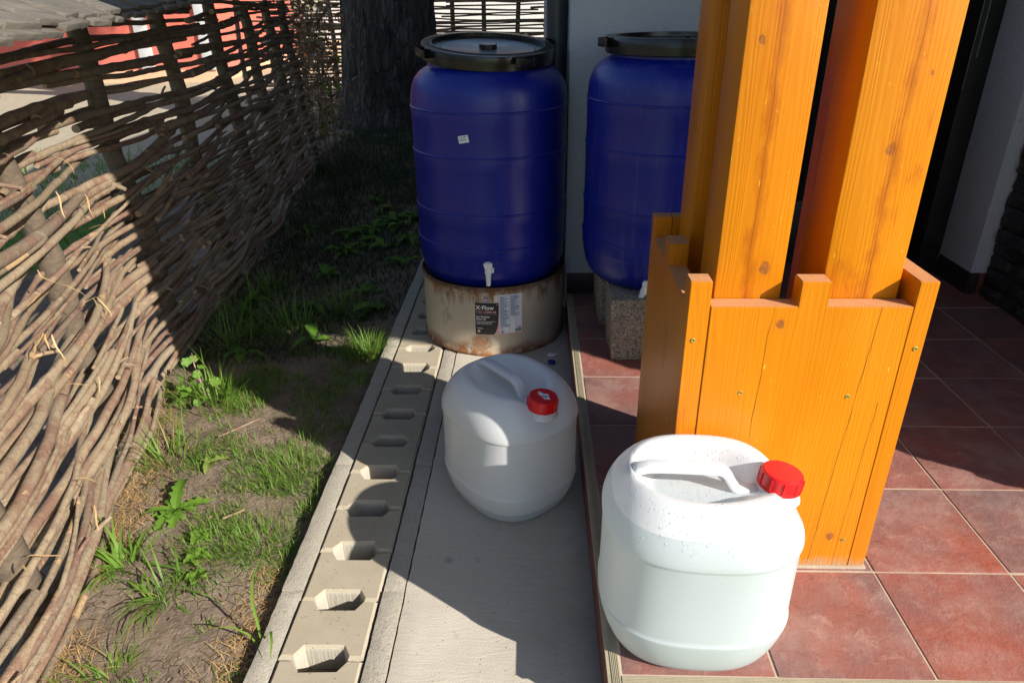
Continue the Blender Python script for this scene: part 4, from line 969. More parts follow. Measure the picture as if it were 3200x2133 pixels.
def twig(s0, s1, z0, z1, r0, r1, side, kink=0.0036, stub=None, parent=fence, amp=0.030):
    global ntw
    L = abs(s1 - s0); n = max(8, int(L / 0.042)); pts = []; rad = []
    ph = random.uniform(0, 99); kn = [random.uniform(0, 1) for _ in range(random.randint(1, 4))]
    for q in range(n + 1):
        t = q / n; s = s0 + (s1 - s0) * t
        z = z0 + (z1 - z0) * t + kink * (float(vnoise(t * L * 2.6 + ph, 3.1, 5)) - 0.5) * 3.0 + 0.004 * (float(vnoise(t * L * 13 + ph, 9.1, 6)) - 0.5)
        off = weave(s, side) * amp + 0.010 * (float(vnoise(t * L * 1.6 + ph, 7.7, 2)) - 0.5) + 0.004 * (float(vnoise(t * L * 10 + ph, 1.7, 2)) - 0.5)
        off += 0.055 * max(0.0, 0.5 - z)                      # the heap bulges near the ground
        pts.append(fsurf(s, max(z, 0.005), off) - O0)
        r = r0 + (r1 - r0) * t; r *= 1 + 0.14 * (float(vnoise(t * L * 9 + ph, 4.4, 1)) - 0.5)
        for k_ in kn: r *= 1 + 0.38 * math.exp(-((t - k_) * L / 0.014) ** 2)
        rad.append(r)
    m2 = MB(); m2.tube(pts, rad, 9 if r0 > 0.012 else 7, 0, 1)
    if stub is None: stub = random.random() < 0.34
    if stub:
        q = random.randint(2, n - 2); p = Vector(pts[q]); _, _, nn = fpt(s0 + (s1 - s0) * q / n)
        d = Vector((nn[0] * random.uniform(0.2, 0.7), nn[1] * random.uniform(0.2, 0.7) + 0.5, random.uniform(-0.5, 0.7))).normalized(); ln = random.uniform(0.03, 0.09)
        if ntw != 39: m2.tube([p - d * rad[q] * 0.6, p + d * ln * 0.5 + Vector((0, 0, 0.004)), p + d * ln], [rad[q] * 0.6, rad[q] * 0.5, rad[q] * 0.42], 7, 0, 1)
    ntw += 1
    return m2.build('branch', [MAT['bark'], MAT['cutwood']], parent, 60)
row = 0; z = 0.012
while z < 1.30:
    side = 1 if row % 2 == 0 else -1
    s = random.uniform(-0.2, 0.5)
    while s < FL - 0.2:
        L = random.uniform(1.3, 2.9); s1 = min(s + L, FL + 0.1)
        rb = random.uniform(0.0085, 0.0140) if random.random() < 0.78 else random.uniform(0.0150, 0.020)
        if z > 0.66: rb = random.uniform(0.012, 0.021)
        sl = random.uniform(-0.06, 0.07)
        a, b = (s, s1) if random.random() < 0.6 else (s1, s)
        za = z + random.uniform(-0.012, 0.012); zb_ = za + sl * (1 if b > a else -1)
        twig(a, b, za, zb_, rb, rb * random.uniform(0.45, 0.7), side)
        s = s1 - random.uniform(0.05, 0.3)
    z += (0.0165 + 0.005 * random.random()) if z < 0.60 else (0.026 + 0.008 * random.random()) if z < 0.75 else (0.024 + 0.011 * random.random())
    row += 1
for k in range(54):                      # slanting branches pushed in between
    s = random.uniform(0.6, FL - 1.0); L = random.uniform(0.6, 1.4); zz = random.uniform(0.03, 0.95); rb = random.uniform(0.008, 0.017)
    twig(s, s + L, zz, zz + random.uniform(-0.07, 0.15), rb, rb * 0.6, random.choice([-1, 1]), 0.008, amp=0.050)
# shingle cap
random.seed(5)
s = 0.0; k = 0
EY = lambda yv: float(np.interp(yv, [-1.5, -0.2, 0.4, 0.8, 1.2, 1.6, 2.1, 3.0, 5.4], [1.18, 1.190, 1.198, 1.203, 1.214, 1.236, 1.266, 1.29, 1.31])) - 1.188
def shingle(sa, sb, z_low, off_low, lay):
    z_low += EY(fpt(sa)[1])
    ps = []
    for (s_, zz, off) in ((sa, z_low, off_low), (sb, z_low + random.uniform(-0.006, 0.006), off_low + random.uniform(-0.01, 0.01)), (sb, z_low + 0.19, off_low - 0.46), (sa, z_low + 0.19, off_low - 0.46)):
        x, y, n = fpt(s_); ps.append(Vector((x + n[0] * off, y + n[1] * off, zz)))
    nrm = (ps[1] - ps[0]).cross(ps[3] - ps[0]).normalized()
    if nrm.z < 0: nrm = -nrm
    th = 0.013
    m2 = MB(); m2.add([p - O0 for p in ps] + [p + nrm * th - O0 for p in ps], [(3, 2, 1, 0), (4, 5, 6, 7), (0, 1, 5, 4), (1, 2, 6, 5), (2, 3, 7, 6), (3, 0, 4, 7)])
    m2.build('shingle', MAT['shingle'], fence, bevel=0.002)
for lay in range(2):
    s = -0.05 + lay * 0.06
    while s < FL:
        wd = random.uniform(0.095, 0.15); shingle(s, s + wd, 1.188 + lay * 0.017 + random.uniform(-0.003, 0.003), 0.260 - lay * 0.012, lay); s += wd + random.uniform(0.002, 0.006)
for s0 in (0,):
    pts = [fsurf(FL * q / 30, 1.262 + EY(fpt(FL * q / 30)[1]), 0.10) - O0 for q in range(31)]
    m2 = MB(); m2.tube(pts, [0.020 + 0.003 * sin(q * 1.7) for q in range(31)], 9, 0, 1); m2.build('cap_rail', [MAT['bark'], MAT['cutwood']], fence, 60)

# ================================================================ FAR FENCE
random.seed(8)
FY = 9.1
ff = thing('wattle_fence', 'thin-rod woven fence behind the big tree trunk', 'fence', (-1.0, FY, -0.19))
fpx = [-3.4 + 0.42 * k for k in range(11)]
for x in fpx:
    m2 = MB(); m2.tube([(x + 1.0, 0, 0), (x + 1.0 + random.uniform(-0.03, 0.03), 0, 0.9), (x + 1.0 + random.uniform(-0.05, 0.05), 0, 1.95)], [0.035, 0.032, 0.028], 9); m2.build('fence_post', MAT['fpost'], ff, 60)
z = 0.03; row = 0
while z < 1.85:
    x = -3.5 + random.uniform(0, 0.8)
    while x < 0.75:
        L = random.uniform(1.4, 2.6); x1 = min(x + L, 0.85); n = max(5, int((x1 - x) / 0.12)); pts = []; r = random.uniform(0.012, 0.020); ph = random.uniform(0, 50); sl = random.uniform(-0.03, 0.03)
        for q in range(n + 1):
            xx = x + (x1 - x) * q / n; pts.append((xx + 1.0, 0.04 * (1 if row % 2 else -1) * cos(pi * (xx + 3.4) / 0.42), z + sl * q / n + 0.03 * (float(vnoise(xx * 2.5 + ph, 2.2, 3)) - 0.5)))
        m2 = MB(); m2.tube(pts, [r * (1 - 0.3 * q / n) for q in range(n + 1)], 6); m2.build('branch', MAT['bark'], ff, 60)
        x = x1 - 0.1
    z += random.uniform(0.026, 0.044); row += 1

# ================================================================ BIG TREE
tree = thing('tree', 'old thick-trunked tree with rough furrowed bark behind the barrels', 'tree', (-1.12, 7.35, -0.19))
n = 120; prof = [(-0.05, 0.72), (0.1, 0.64), (0.3, 0.575), (0.6, 0.545), (1.0, 0.525), (1.5, 0.50), (2.2, 0.46), (3.0, 0.42), (3.8, 0.42)]
vs_ = []; fs_ = []; zz = np.linspace(-0.05, 3.8, 90)
for i, z in enumerate(zz):
    r0 = np.interp(z, [p[0] for p in prof], [p[1] for p in prof])
    for k in range(n):
        a = 2 * pi * k / n
        fur = float(fbm(a * 6.5 + 0.4 * sin(z * 3), z * 1.6, 4, 31)); d = 0.07 * (abs(fur - 0.47) * -3.2 + 0.2) + 0.05 * sin(3 * a + z)
        r = r0 + d * 0.8
        vs_.append((r * cos(a) + 0.05 * z, r * sin(a), z))
for i in range(len(zz) - 1):
    for k in range(n): fs_.append((i * n + k, i * n + (k + 1) % n, (i + 1) * n + (k + 1) % n, (i + 1) * n + k))
me = bpy.data.meshes.new('trunk'); me.from_pydata(vs_, [], fs_); me.update(); trunk = obj('trunk', me, MAT['trunk'], tree, 180)
limb_ends = []
for (dx, dy, dz, r) in ((1.8, 0.2, 4.7, 0.27), (-2.0, 0.3, 4.7, 0.27), (0.1, 1.7, 5.0, 0.24), (-0.4, -2.8, 4.6, 0.24), (0.4, -0.6, 5.6, 0.24)):
    b = Vector((0.19, 0, 3.5)); pts = [b + Vector((dx * t, dy * t, dz * (t ** 0.8))) for t in (0, 0.25, 0.5, 0.75, 1.0)]
    m2 = MB(); m2.tube(pts, [r, r * 0.8, r * 0.6, r * 0.42, r * 0.25], 10); m2.build('limb', MAT['trunk'], trunk, 60); limb_ends += pts[4:]
def leaf_mesh(name, mat, parent, P, size, seed, kind=None):
    rg = np.random.default_rng(seed); m = len(P); P = np.asarray(P)
    d1 = rg.normal(size=(m, 3)); d1 /= np.linalg.norm(d1, axis=1)[:, None]; d2 = np.cross(d1, rg.normal(size=(m, 3))); d2 /= np.linalg.norm(d2, axis=1)[:, None]
    L = size * rg.uniform(0.6, 1.3, (m, 1)); Wd = L * 0.45
    V = np.stack([P - d1 * L, P + d2 * Wd, P + d1 * L, P - d2 * Wd], 1).reshape(-1, 3)
    F = np.arange(4 * m).reshape(-1, 4)
    me = bpy.data.meshes.new(name); me.from_pydata(V.tolist(), [], F.tolist()); at = me.attributes.new('tint', 'FLOAT', 'POINT'); at.data.foreach_set('value', np.repeat(rg.uniform(0, 0.9, m), 4)); me.update()
    return obj(name, me, mat, parent)
cen = np.array([tuple(p) for p in limb_ends] + [(2.6 * sqrt((k_ + 0.5) / 30) * cos(k_ * 2.4), -0.9 + 3.4 * sqrt((k_ + 0.5) / 30) * sin(k_ * 2.4), 8.4 + 0.9 * sin(k_ * 1.7) + 1.0 * (1 - k_ / 30)) for k_ in range(30)])
P = []
for c in cen:
    k = 420; q = rng.normal(size=(k, 3)); q /= np.linalg.norm(q, axis=1)[:, None]; P.append(c + q * (rng.uniform(0, 1, (k, 1)) ** 0.4) * np.array([1.25, 1.25, 0.9]))
cr = leaf_mesh('crown', MAT['canopy'], tree, np.concatenate(P), 0.135, 4); cr['kind'] = 'stuff'

# dried vine on the fence corner
vine = thing('dried_vine', 'brown dried climbing plant hanging over the far end of the woven fence', 'vine', (-1.44, 5.75, -0.12))
random.seed(12)
for k in range(16):
    x = random.uniform(-0.16, 0.16); y = random.uniform(-0.25, 0.25); pts = [(x, y, 0.0)]; h = random.uniform(1.0, 1.75)
    for q in range(1, 9): pts.append((x + random.uniform(-0.05, 0.05) * q * 0.35, y + random.uniform(-0.04, 0.04), h * q / 8))
    m2 = MB(); m2.tube(pts, [0.008 - 0.0006 * q for q in range(9)], 5); m2.build('stem', MAT['bark'], vine, 60)
Pv = np.stack([rng.normal(0, 0.13, 900), rng.normal(0, 0.2, 900), rng.uniform(0.15, 1.7, 900)], 1)
lv = leaf_mesh('dead_leaves', MAT['dead'], vine, Pv, 0.040, 6); lv['kind'] = 'stuff'
Pv = np.stack([rng.normal(0.12, 0.07, 60), rng.normal(-0.1, 0.1, 60), rng.uniform(0.2, 1.2, 60)], 1)
lv = leaf_mesh('green_leaves', MAT['weed'], vine, Pv, 0.032, 7); lv['kind'] = 'stuff'

# ================================================================ BUILDINGS BEYOND THE FENCES
rb_ = thing('red_building', 'long coral-red building with white pilasters beyond the woven fence', 'building', (-9.0, 13.2, -0.19))
m2 = MB(); m2.box(-16, 3.5, 0.0, 6.0, 0.22, 4.2); m2.build('wall', MAT['rwall'], rb_)
m2 = MB(); m2.box(-16.02, 3.52, -0.05, 6.02, 0.0, 0.22); m2.build('plinth', m_plain('buff_plinth', (0.62, 0.36, 0.22), 0.9), rb_)
for x in (-9.0, -5.5, 2.05, 3.26):
    m2 = MB(); m2.box(x, x + 0.24, -0.09, 0.0, 0.221, 4.2); m2.build('pilaster', MAT['wwall'], rb_, bevel=0.01)
for x in (-7.4, -4.0, 0.4):
    m2 = MB(); m2.box(x - 0.55, x + 0.55, -0.03, -0.001, 1.6, 3.0); wdw = m2.build('window', MAT['wwall'], rb_); m2 = MB(); m2.box(x - 0.47, x + 0.47, -0.04, -0.031, 1.68, 2.92); m2.build('pane', MAT['glass'], wdw)
m2 = MB(); m2.add([(-16.4, -0.6, 4.1), (3.9, -0.6, 4.1), (3.9, 6.6, 4.1), (-16.4, 6.6, 4.1), (-16.4, 3.0, 6.4), (3.9, 3.0, 6.4)], [(0, 1, 5, 4), (2, 3, 4, 5), (0, 4, 3), (1, 2, 5), (3, 2, 1, 0)]); m2.build('roof', MAT['rooft'], rb_)
wb = thing('white_house', 'white house wall shining through the far rod fence', 'house', (0.6, 18.0, -0.19))
m2 = MB(); m2.box(-5.2, 7.0, 0, 6, 0.0, 4.4); m2.build('wall', MAT['wwall'], wb)
m2 = MB(); m2.box(-5.25, 7.05, -0.06, 6.05, 0.0, 0.5); m2.build('plinth', m_plain('sand_plinth', (0.55, 0.44, 0.28), 0.9), wb)
for x in (-2.6, 0.2, 3.2):
    m2 = MB(); m2.box(x - 0.5, x + 0.5, -0.03, -0.001, 1.5, 3.0); wdw = m2.build('window', MAT['frame'], wb); m2 = MB(); m2.box(x - 0.42, x + 0.42, -0.04, -0.031, 1.58, 2.92); m2.build('pane', MAT['glass'], wdw)
m2 = MB(); m2.add([(-5.7, -0.6, 4.3), (7.5, -0.6, 4.3), (7.5, 6.6, 4.3), (-5.7, 6.6, 4.3), (-5.7, 3.0, 6.8), (7.5, 3.0, 6.8)], [(0, 1, 5, 4), (2, 3, 4, 5), (0, 4, 3), (1, 2, 5), (3, 2, 1, 0)]); m2.build('roof', MAT['rooft'], wb)

# ================================================================ GRASS AND WEEDS
def blades(name, mat, P, L, Wd, lean, az, tint, parent=None, curl=1.0, droop=0.0):
    m = len(P); P = np.asarray(P, float); lv = 4
    dirv = np.stack([np.cos(az), np.sin(az)], 1); side = np.stack([-np.sin(az), np.cos(az)], 1)
    V = np.zeros((m, 2 * lv + 1, 3)); ang = lean.copy(); pos = P.copy(); stp = L / lv
    for q in range(lv + 1):
        wq = Wd * (1 - (q / lv) ** 1.6) * (0.75 + 0.5 * (q > 0))
        if q < lv:
            V[:, 2 * q, :2] = pos[:, :2] + side * wq[:, None] / 2; V[:, 2 * q, 2] = pos[:, 2]
            V[:, 2 * q + 1, :2] = pos[:, :2] - side * wq[:, None] / 2; V[:, 2 * q + 1, 2] = pos[:, 2]
        else: V[:, 2 * q] = pos
        pos = pos + np.concatenate([dirv * (np.sin(ang) * stp)[:, None], (np.cos(ang) * stp)[:, None]], 1); ang = ang + curl * (0.12 + lean * 0.35) + droop
    b = np.arange(m)[:, None] * (2 * lv + 1)
    Q = np.concatenate([b + np.array([[2 * q, 2 * q + 1, 2 * q + 3, 2 * q + 2]]) for q in range(lv - 1)]).tolist()
    Tt = (b + np.array([[2 * lv - 2, 2 * lv - 1, 2 * lv]])).tolist()
    me = bpy.data.meshes.new(name); me.from_pydata(V.reshape(-1, 3).tolist(), [], Q + Tt)
    at = me.attributes.new('tint', 'FLOAT', 'POINT'); at.data.foreach_set('value', np.repeat(tint, 2 * lv + 1)); me.update()
    return obj(name, me, mat, parent, 180)
def fence_x(y): return np.interp(y, fb[:, 1], fb[:, 0])
def scatter(nmax, x0, x1, y0, y1, dens, seed):
    rg = np.random.default_rng(seed); x = rg.uniform(x0, x1, nmax); y = rg.uniform(y0, y1, nmax); d = dens(x, y); k = (rg.uniform(0, 1, nmax) < d) & (x > fence_x(y) + 0.03)
    return x[k], y[k], rg
def dens_sun(x, y):
    c = fbm(x * 6.5, y * 6.5, 3, 17); d = smst(0.40, 0.56, c)
    d = np.maximum(d, 0.9 * smst(-0.42, -0.12, x) * smst(0.34, 0.50, fbm(x * 8, y * 8, 3, 23)) * smst(-0.02, 0.12, y) * smst(1.0, 0.6, y))
    bare = np.exp(-(((x + 0.30) / 0.16) ** 2 + ((y - 0.80) / 0.17) ** 2)); d = d * (1 - 0.95 * bare)
    d = d * (1 - 0.85 * np.exp(-(((x + 0.36) / 0.11) ** 2 + ((y + 0.06) / 0.12) ** 2)))
    return d * smst(0.0, -0.02, x)
x, y, rg = scatter(46000, -0.95, -0.004, -0.5, 1.35, lambda a, b: dens_sun(a, b), 1)
m = len(x)
gr = blades('grass', MAT['grass'], np.stack([x, y, soilz(x, y) - 0.004], 1), rg.uniform(0.022, 0.068, m) * (0.6 + 0.8 * fbm(x * 6, y * 6, 2, 40)), rg.uniform(0.0011, 0.0026, m), rg.uniform(0.15, 1.05, m), rg.uniform(0, 2 * pi, m), np.where(rg.uniform(0, 1, m) < 0.16, rg.uniform(0.88, 1.0, m), rg.uniform(0.0, 0.85, m)))
tag(gr, 'short sunlit green grass growing in patches on the soil', 'grass', kind='stuff')
x, y, rg = scatter(52000, -1.6, -0.004, 1.25, 8.6, lambda a, b: (0.55 + 0.45 * smst(0.36, 0.56, fbm(a * 3.5, b * 3.5, 3, 19))) * smst(0, -0.05, a) * (1.0 - 0.5 * smst(3.5, 8.5, b)), 2)
k = (np.hypot(x + 1.12, y - 7.35) > 0.66); x, y = x[k], y[k]; m = len(x)
rgu = rg.uniform
gd = blades('grass', MAT['grass_shade_painted'], np.stack([x, y, soilz(x, y) - 0.004], 1), rgu(0.05, 0.14, m) * (0.7 + 0.5 * smst(2, 5, y)), rgu(0.0022, 0.0050, m), rgu(0.2, 1.1, m), rgu(0, 2 * pi, m), rgu(0.0, 0.55, m))  # dark end of the tints only, adding to the painted shade
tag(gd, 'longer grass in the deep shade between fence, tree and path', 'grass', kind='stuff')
x, y, rg = scatter(9000, -5.5, -1.3, -0.3, 6.0, lambda a, b: 0.4 + 0 * a, 3)
x = rng.uniform(-5.5, -1.25, 7000); y = rng.uniform(-0.6, 6.0, 7000); k = x < fence_x(y) - 0.3; x, y = x[k], y[k]; m = len(x)
gl = blades('grass', MAT['grass'], np.stack([x, y, np.full(m, -0.2)], 1), rng.uniform(0.08, 0.2, m), rng.uniform(0.006, 0.012, m), rng.uniform(0.1, 0.8, m), rng.uniform(0, 2 * pi, m), rng.uniform(0.2, 0.9, m))
tag(gl, 'lawn grass in the sun on the far side of the woven fence', 'grass', kind='stuff')
# dry straw along the fence foot and by the kerb
rg = np.random.default_rng(9); yy = rg.uniform(-0.5, 1.1, 3000); xx = fence_x(yy) + 0.03 + np.abs(rg.normal(0, 0.06, 3000)); kb = rg.uniform(0, 1, 3000) < 0.22
xx = np.where(kb, -0.015 - np.abs(rg.normal(0, 0.05, 3000)), xx); yy = np.where(kb, rg.uniform(-0.42, 0.1, 3000), yy)
keep = kb | (fbm(xx * 7, yy * 5, 2, 77) > 0.40); xx, yy = xx[keep], yy[keep]; m = len(xx)
dz = blades('straw', MAT['straw'], np.stack([xx, yy, soilz(xx, yy) + rg.uniform(0, 0.012, m)], 1), rg.uniform(0.02, 0.065, m), rg.uniform(0.0008, 0.0019, m), rg.uniform(1.1, 1.75, m), rg.uniform(0, 2 * pi, m), rg.uniform(0, 1, m), curl=0.3)
tag(dz, 'tan dry straw and dead grass at the foot of the fence and kerb', 'straw', kind='stuff')
# soil crumbs and pebbles
rg = np.random.default_rng(14); mbp = MB()
for k in range(1900):
    x = rg.uniform(-0.85, -0.01); y = rg.uniform(-0.45, 1.3)
    if x < fence_x(y) + 0.02: continue
    r = rg.uniform(0.0012, 0.0042) * (2.4 if rg.uniform() < 0.04 else 1); z = float(soilz(x, y))
    ico = [(0, 0, 1), (0.9, 0, 0.3), (0.3, 0.85, 0.25), (-0.75, 0.5, 0.3), (-0.7, -0.55, 0.25), (0.3, -0.85, 0.3), (0, 0, -0.6)]
    q = [(x + a * r * rg.uniform(0.7, 1.3), y + b * r * rg.uniform(0.7, 1.3), z + c * r * 0.8) for a, b, c in ico]
    mbp.add(q, [(0, 1, 2), (0, 2, 3), (0, 3, 4), (0, 4, 5), (0, 5, 1), (6, 2, 1), (6, 3, 2), (6, 4, 3), (6, 5, 4), (6, 1, 5)])
pb = mbp.build('soil_crumbs', MAT['pebble'], None, 60); tag(pb, 'small clods and pebbles scattered over the bare soil', 'pebbles', kind='stuff')

rg = np.random.default_rng(51); q_ = 260; xx = rg.uniform(-0.9, -0.02, q_); yy = rg.uniform(-0.45, 1.6, q_); kk = xx > fence_x(yy) + 0.02; xx, yy = xx[kk], yy[kk]
lt = leaf_mesh('leaf_litter', MAT['dead'], None, np.stack([xx, yy, soilz(xx, yy) + 0.006], 1), 0.0075, 33); tag(lt, 'tiny dead leaves and bark flakes strewn over the soil', 'leaf litter', kind='stuff')
x, y, rg = scatter(3000, -0.9, -0.01, -0.5, 1.3, lambda a, b: 0.25 + 0.75 * smst(0.35, 0.6, fbm(a * 9, b * 9, 2, 61)), 77); m = len(x)
dg = blades('dead_grass', MAT['straw'], np.stack([x, y, soilz(x, y) + 0.001], 1), rg.uniform(0.012, 0.045, m), rg.uniform(0.0007, 0.0014, m), rg.uniform(1.2, 1.7, m), rg.uniform(0, 2 * pi, m), rg.uniform(0, 1, m), curl=0.15)
tag(dg, 'fine bleached dead grass bits lying among the green blades', 'dead grass', kind='stuff')
def tuft(label, loc, n, Lr, Wr, spread, lean, seed, group=None, name='grass_tuft', dry=0.08):
    rg = np.random.default_rng(seed); root = thing(name, label, 'grass tuft', loc, 0, group)
    p = rg.normal(0, spread, (n, 2)); P = np.concatenate([p, np.full((n, 1), -0.006)], 1)
    az = np.arctan2(p[:, 1], p[:, 0]) + rg.normal(0, 0.7, n)
    blades('blades', MAT['grass'], P, rg.uniform(*Lr, n), rg.uniform(*Wr, n), rg.uniform(*lean, n), az, np.where(rg.uniform(0, 1, n) < dry, 0.97, rg.uniform(0.25, 0.85, n)), root)['kind'] = 'stuff'
    return root
def gz(x, y, d=0.0): return (x, y, float(soilz(x, y)) + d)
tuft('bright dense grass tuft leaning on the kerb in a strip of sun', gz(-0.066, 1.275), 300, (0.06, 0.15), (0.0016, 0.0032), 0.035, (0.1, 0.7), 1)
tuft('tall arching grass clump at the fence foot beside a mallow sprout', gz(-0.555, 0.98), 110, (0.10, 0.24), (0.0028, 0.0055), 0.045, (0.1, 0.6), 2)
tuft('wide-bladed grass clump spreading against the lowest fence branches', gz(-0.575, 0.60), 120, (0.09, 0.21), (0.0022, 0.0050), 0.05, (0.2, 0.9), 3)
tuft('sprawling broad-bladed grass clump on bare soil between fence and dandelion', gz(-0.452, 0.13), 34, (0.10, 0.20), (0.0040, 0.0075), 0.020, (0.4, 1.15), 4, dry=0.02)
tuft('loose grass clump with long flat blades below the dandelion', gz(-0.305, 0.03), 30, (0.09, 0.18), (0.0032, 0.0062), 0.026, (0.5, 1.2), 5, dry=0.02)
tuft('small spiky grass clump near the bottom end of the soil bed', gz(-0.310, -0.205), 60, (0.05, 0.12), (0.0016, 0.0034), 0.020, (0.3, 1.1), 6)
tuft('low dense grass cushion against the kerb beside the wood splinter', gz(-0.125, 0.20), 420, (0.035, 0.075), (0.0011, 0.0021), 0.052, (0.2, 1.0), 7)
tuft('low dense grass cushion further along the kerb near the shadow edge', gz(-0.150, 0.52), 420, (0.035, 0.08), (0.0011, 0.0021), 0.060, (0.2, 1.0), 8)
tuft('yellowish fine grass cushion on bare soil at the shadow edge', gz(-0.432, 0.93), 240, (0.03, 0.075), (0.0010, 0.0018), 0.032, (0.2, 0.9), 10, dry=0.25)
tuft('thick short grass patch right of the dandelion', gz(-0.26, 0.17), 300, (0.03, 0.07), (0.0011, 0.0022), 0.055, (0.3, 1.0), 11)
for i, (x, y) in enumerate(((-0.70, 1.45), (-0.60, 1.62), (-0.80, 1.75), (-0.45, 1.55), (-0.74, 2.05), (-0.30, 1.75))):
    tuft('long drooping grass clump in the deep shade of the fence', gz(x, y), 90, (0.10, 0.24), (0.0025, 0.0050), 0.05, (0.2, 1.0), 30 + i, 'shaded grass clumps')
# one tall blade leaning over the kerb
rt = thing('tall_grass', 'single tall grass blade arching over the kerb stone', 'grass blade', (-0.004, -0.135, -0.04))
def ribbon(name, pts, wds, mat, parent, tint, fold=0.25):
    mb_ = MB(); vs_ = []; n = len(pts); P = [Vector(p) for p in pts]
    for i in range(n):
        t = (P[min(i + 1, n - 1)] - P[max(i - 1, 0)]).normalized(); sd_ = t.cross(Vector((0, 0, 1)))
        if sd_.length < 1e-3: sd_ = Vector((1, 0, 0))
        sd_.normalize(); up_ = sd_.cross(t).normalized(); wq = wds[i] / 2
        vs_ += [P[i] + sd_ * wq + up_ * wq * fold, P[i], P[i] - sd_ * wq + up_ * wq * fold]
    mb_.add(vs_, [f for i in range(n - 1) for f in ((3 * i, 3 * i + 1, 3 * i + 4, 3 * i + 3), (3 * i + 1, 3 * i + 2, 3 * i + 5, 3 * i + 4))])
    me = mb_.mesh(name); at = me.attributes.new('tint', 'FLOAT', 'POINT'); at.data.foreach_set('value', [tint] * len(me.vertices)); return obj(name, me, mat, parent, 180)
ribbon('blade', [(0.0, 0.0, 0.0), (-0.006, 0.012, 0.06), (-0.016, 0.028, 0.115), (-0.012, 0.05, 0.165), (0.006, 0.072, 0.205), (0.020, 0.085, 0.225)], [0.004, 0.006, 0.0065, 0.006, 0.004, 0.0008], MAT['grass'], rt, 0.6)
ribbon('blade', [(0.0, 0.0, 0.0), (0.018, -0.004, 0.05), (0.036, -0.02, 0.078), (0.046, -0.045, 0.076), (0.050, -0.075, 0.058)], [0.004, 0.0055, 0.006, 0.005, 0.001], MAT['grass'], rt, 0.55)
ribbon('blade', [(-0.004, 0.0, 0.0), (-0.03, 0.008, 0.035), (-0.06, 0.004, 0.062), (-0.095, -0.01, 0.075)], [0.004, 0.005, 0.005, 0.0008], MAT['grass'], rt, 0.72)
# broad leaves
def broad_leaf(name, L, Wd, az, lean, teeth, mat, parent, tint, seed, curl=0.5):
    rg = random.Random(seed); n = 14; pts = []; a = lean; x = z = 0.0; vs_ = []
    for i in range(n + 1):
        t = i / n; w_ = Wd * (0.12 + 0.88 * math.sin(pi * min(1, t ** 0.8 * 0.97 + 0.03)) ** 0.9) * (1 if t < 0.97 else 0.2)
        if teeth: w_ *= (1 - teeth * 0.55 * ((i % 2) if t > 0.12 else 0)) * rg.uniform(0.85, 1.12)
        d = Vector((cos(az), sin(az), 0)); sd_ = Vector((-sin(az), cos(az), 0))
        c = d * x + Vector((0, 0, z)); r_ = rg.uniform(-0.004, 0.004)
        vs_ += [c + sd_ * w_ / 2 + Vector((0, 0, w_ * 0.16 + r_)), c + sd_ * 0.0012 + Vector((0, 0, -0.001)), c - sd_ * 0.0012 + Vector((0, 0, -0.001)), c - sd_ * w_ / 2 + Vector((0, 0, w_ * 0.16 - r_))]
        x += cos(a) * L / n; z += sin(a) * L / n; a -= curl * 1.3 / n
    mb_ = MB(); mb_.add(vs_, [(4 * i + q, 4 * i + q + 1, 4 * i + q + 5, 4 * i + q + 4) for i in range(n) for q in range(3)])
    me = mb_.mesh(name); at = me.attributes.new('tint', 'FLOAT', 'POINT')
    at.data.foreach_set('value', [min(1, tint + (0.12 if q in (1, 2) else 0)) for i in range(n + 1) for q in range(4)])
    return obj(name, me, mat, parent, 180)
rbs = random.Random(91)
for k in range(34):
    sv_ = s_at_y(rbs.uniform(-0.25, 1.05)); zv_ = rbs.uniform(0.15, 0.95); p0_ = fsurf(sv_, zv_, 0.055 + 0.055 * max(0.0, 0.5 - zv_)) - O0
    pts_ = [p0_]; d_ = Vector((rbs.uniform(0.1, 0.5), rbs.uniform(-1, 1), rbs.uniform(-1.2, 0.6))).normalized()
    for q in range(5): d_ = (d_ + Vector((rbs.uniform(-0.35, 0.35), rbs.uniform(-0.35, 0.35), rbs.uniform(-0.5, 0.2)))).normalized(); pts_.append(pts_[-1] + d_ * rbs.uniform(0.008, 0.020))
    ribbon('bark_strip', pts_, [0.002, 0.004, 0.0045, 0.004, 0.003, 0.001], MAT['straw'], fence, rbs.uniform(0.2, 0.7))
dn = thing('dandelion', 'large dandelion with long toothed leaves on the sunny soil', 'dandelion', gz(-0.430, 0.352, 0.004))
for i, (az, L, wd, ln, cu, ti) in enumerate(((1.72, 0.150, 0.046, 0.75, 1.2, 0.30), (0.28, 0.150, 0.044, 0.30, 0.7, 0.55), (-0.05, 0.095, 0.034, 0.35, 0.9, 0.62), (3.40, 0.125, 0.032, 0.30, 0.8, 0.60), (3.72, 0.085, 0.034, 0.22, 0.8, 0.72), (4.55, 0.115, 0.045, 0.30, 0.9, 0.35), (5.05, 0.10, 0.042, 0.35, 1.0, 0.45), (5.5, 0.07, 0.03, 0.3, 0.8, 0.5), (2.5, 0.06, 0.026, 0.7, 1.0, 0.4))):
    broad_leaf('leaf', L, wd, az, ln, 0.75, MAT['weed'], dn, ti, i + 60, cu)
rs = thing('seedling', 'small three-leaved weed rosette on bare soil uphill of the dandelion', 'weed', gz(-0.422, 0.575, 0.006))
for i, (az, L, wd) in enumerate(((0.35, 0.072, 0.026), (2.75, 0.058, 0.030), (4.85, 0.060, 0.028))): broad_leaf('leaf', L, wd, az, 0.45, 0.15, MAT['weed'], rs, 0.85, i + 80, 0.9)
ml = thing('mallow_sprout', 'leafy mallow sprout with bright lobed leaves at the fence foot', 'weed', gz(-0.600, 0.955, 0.0))
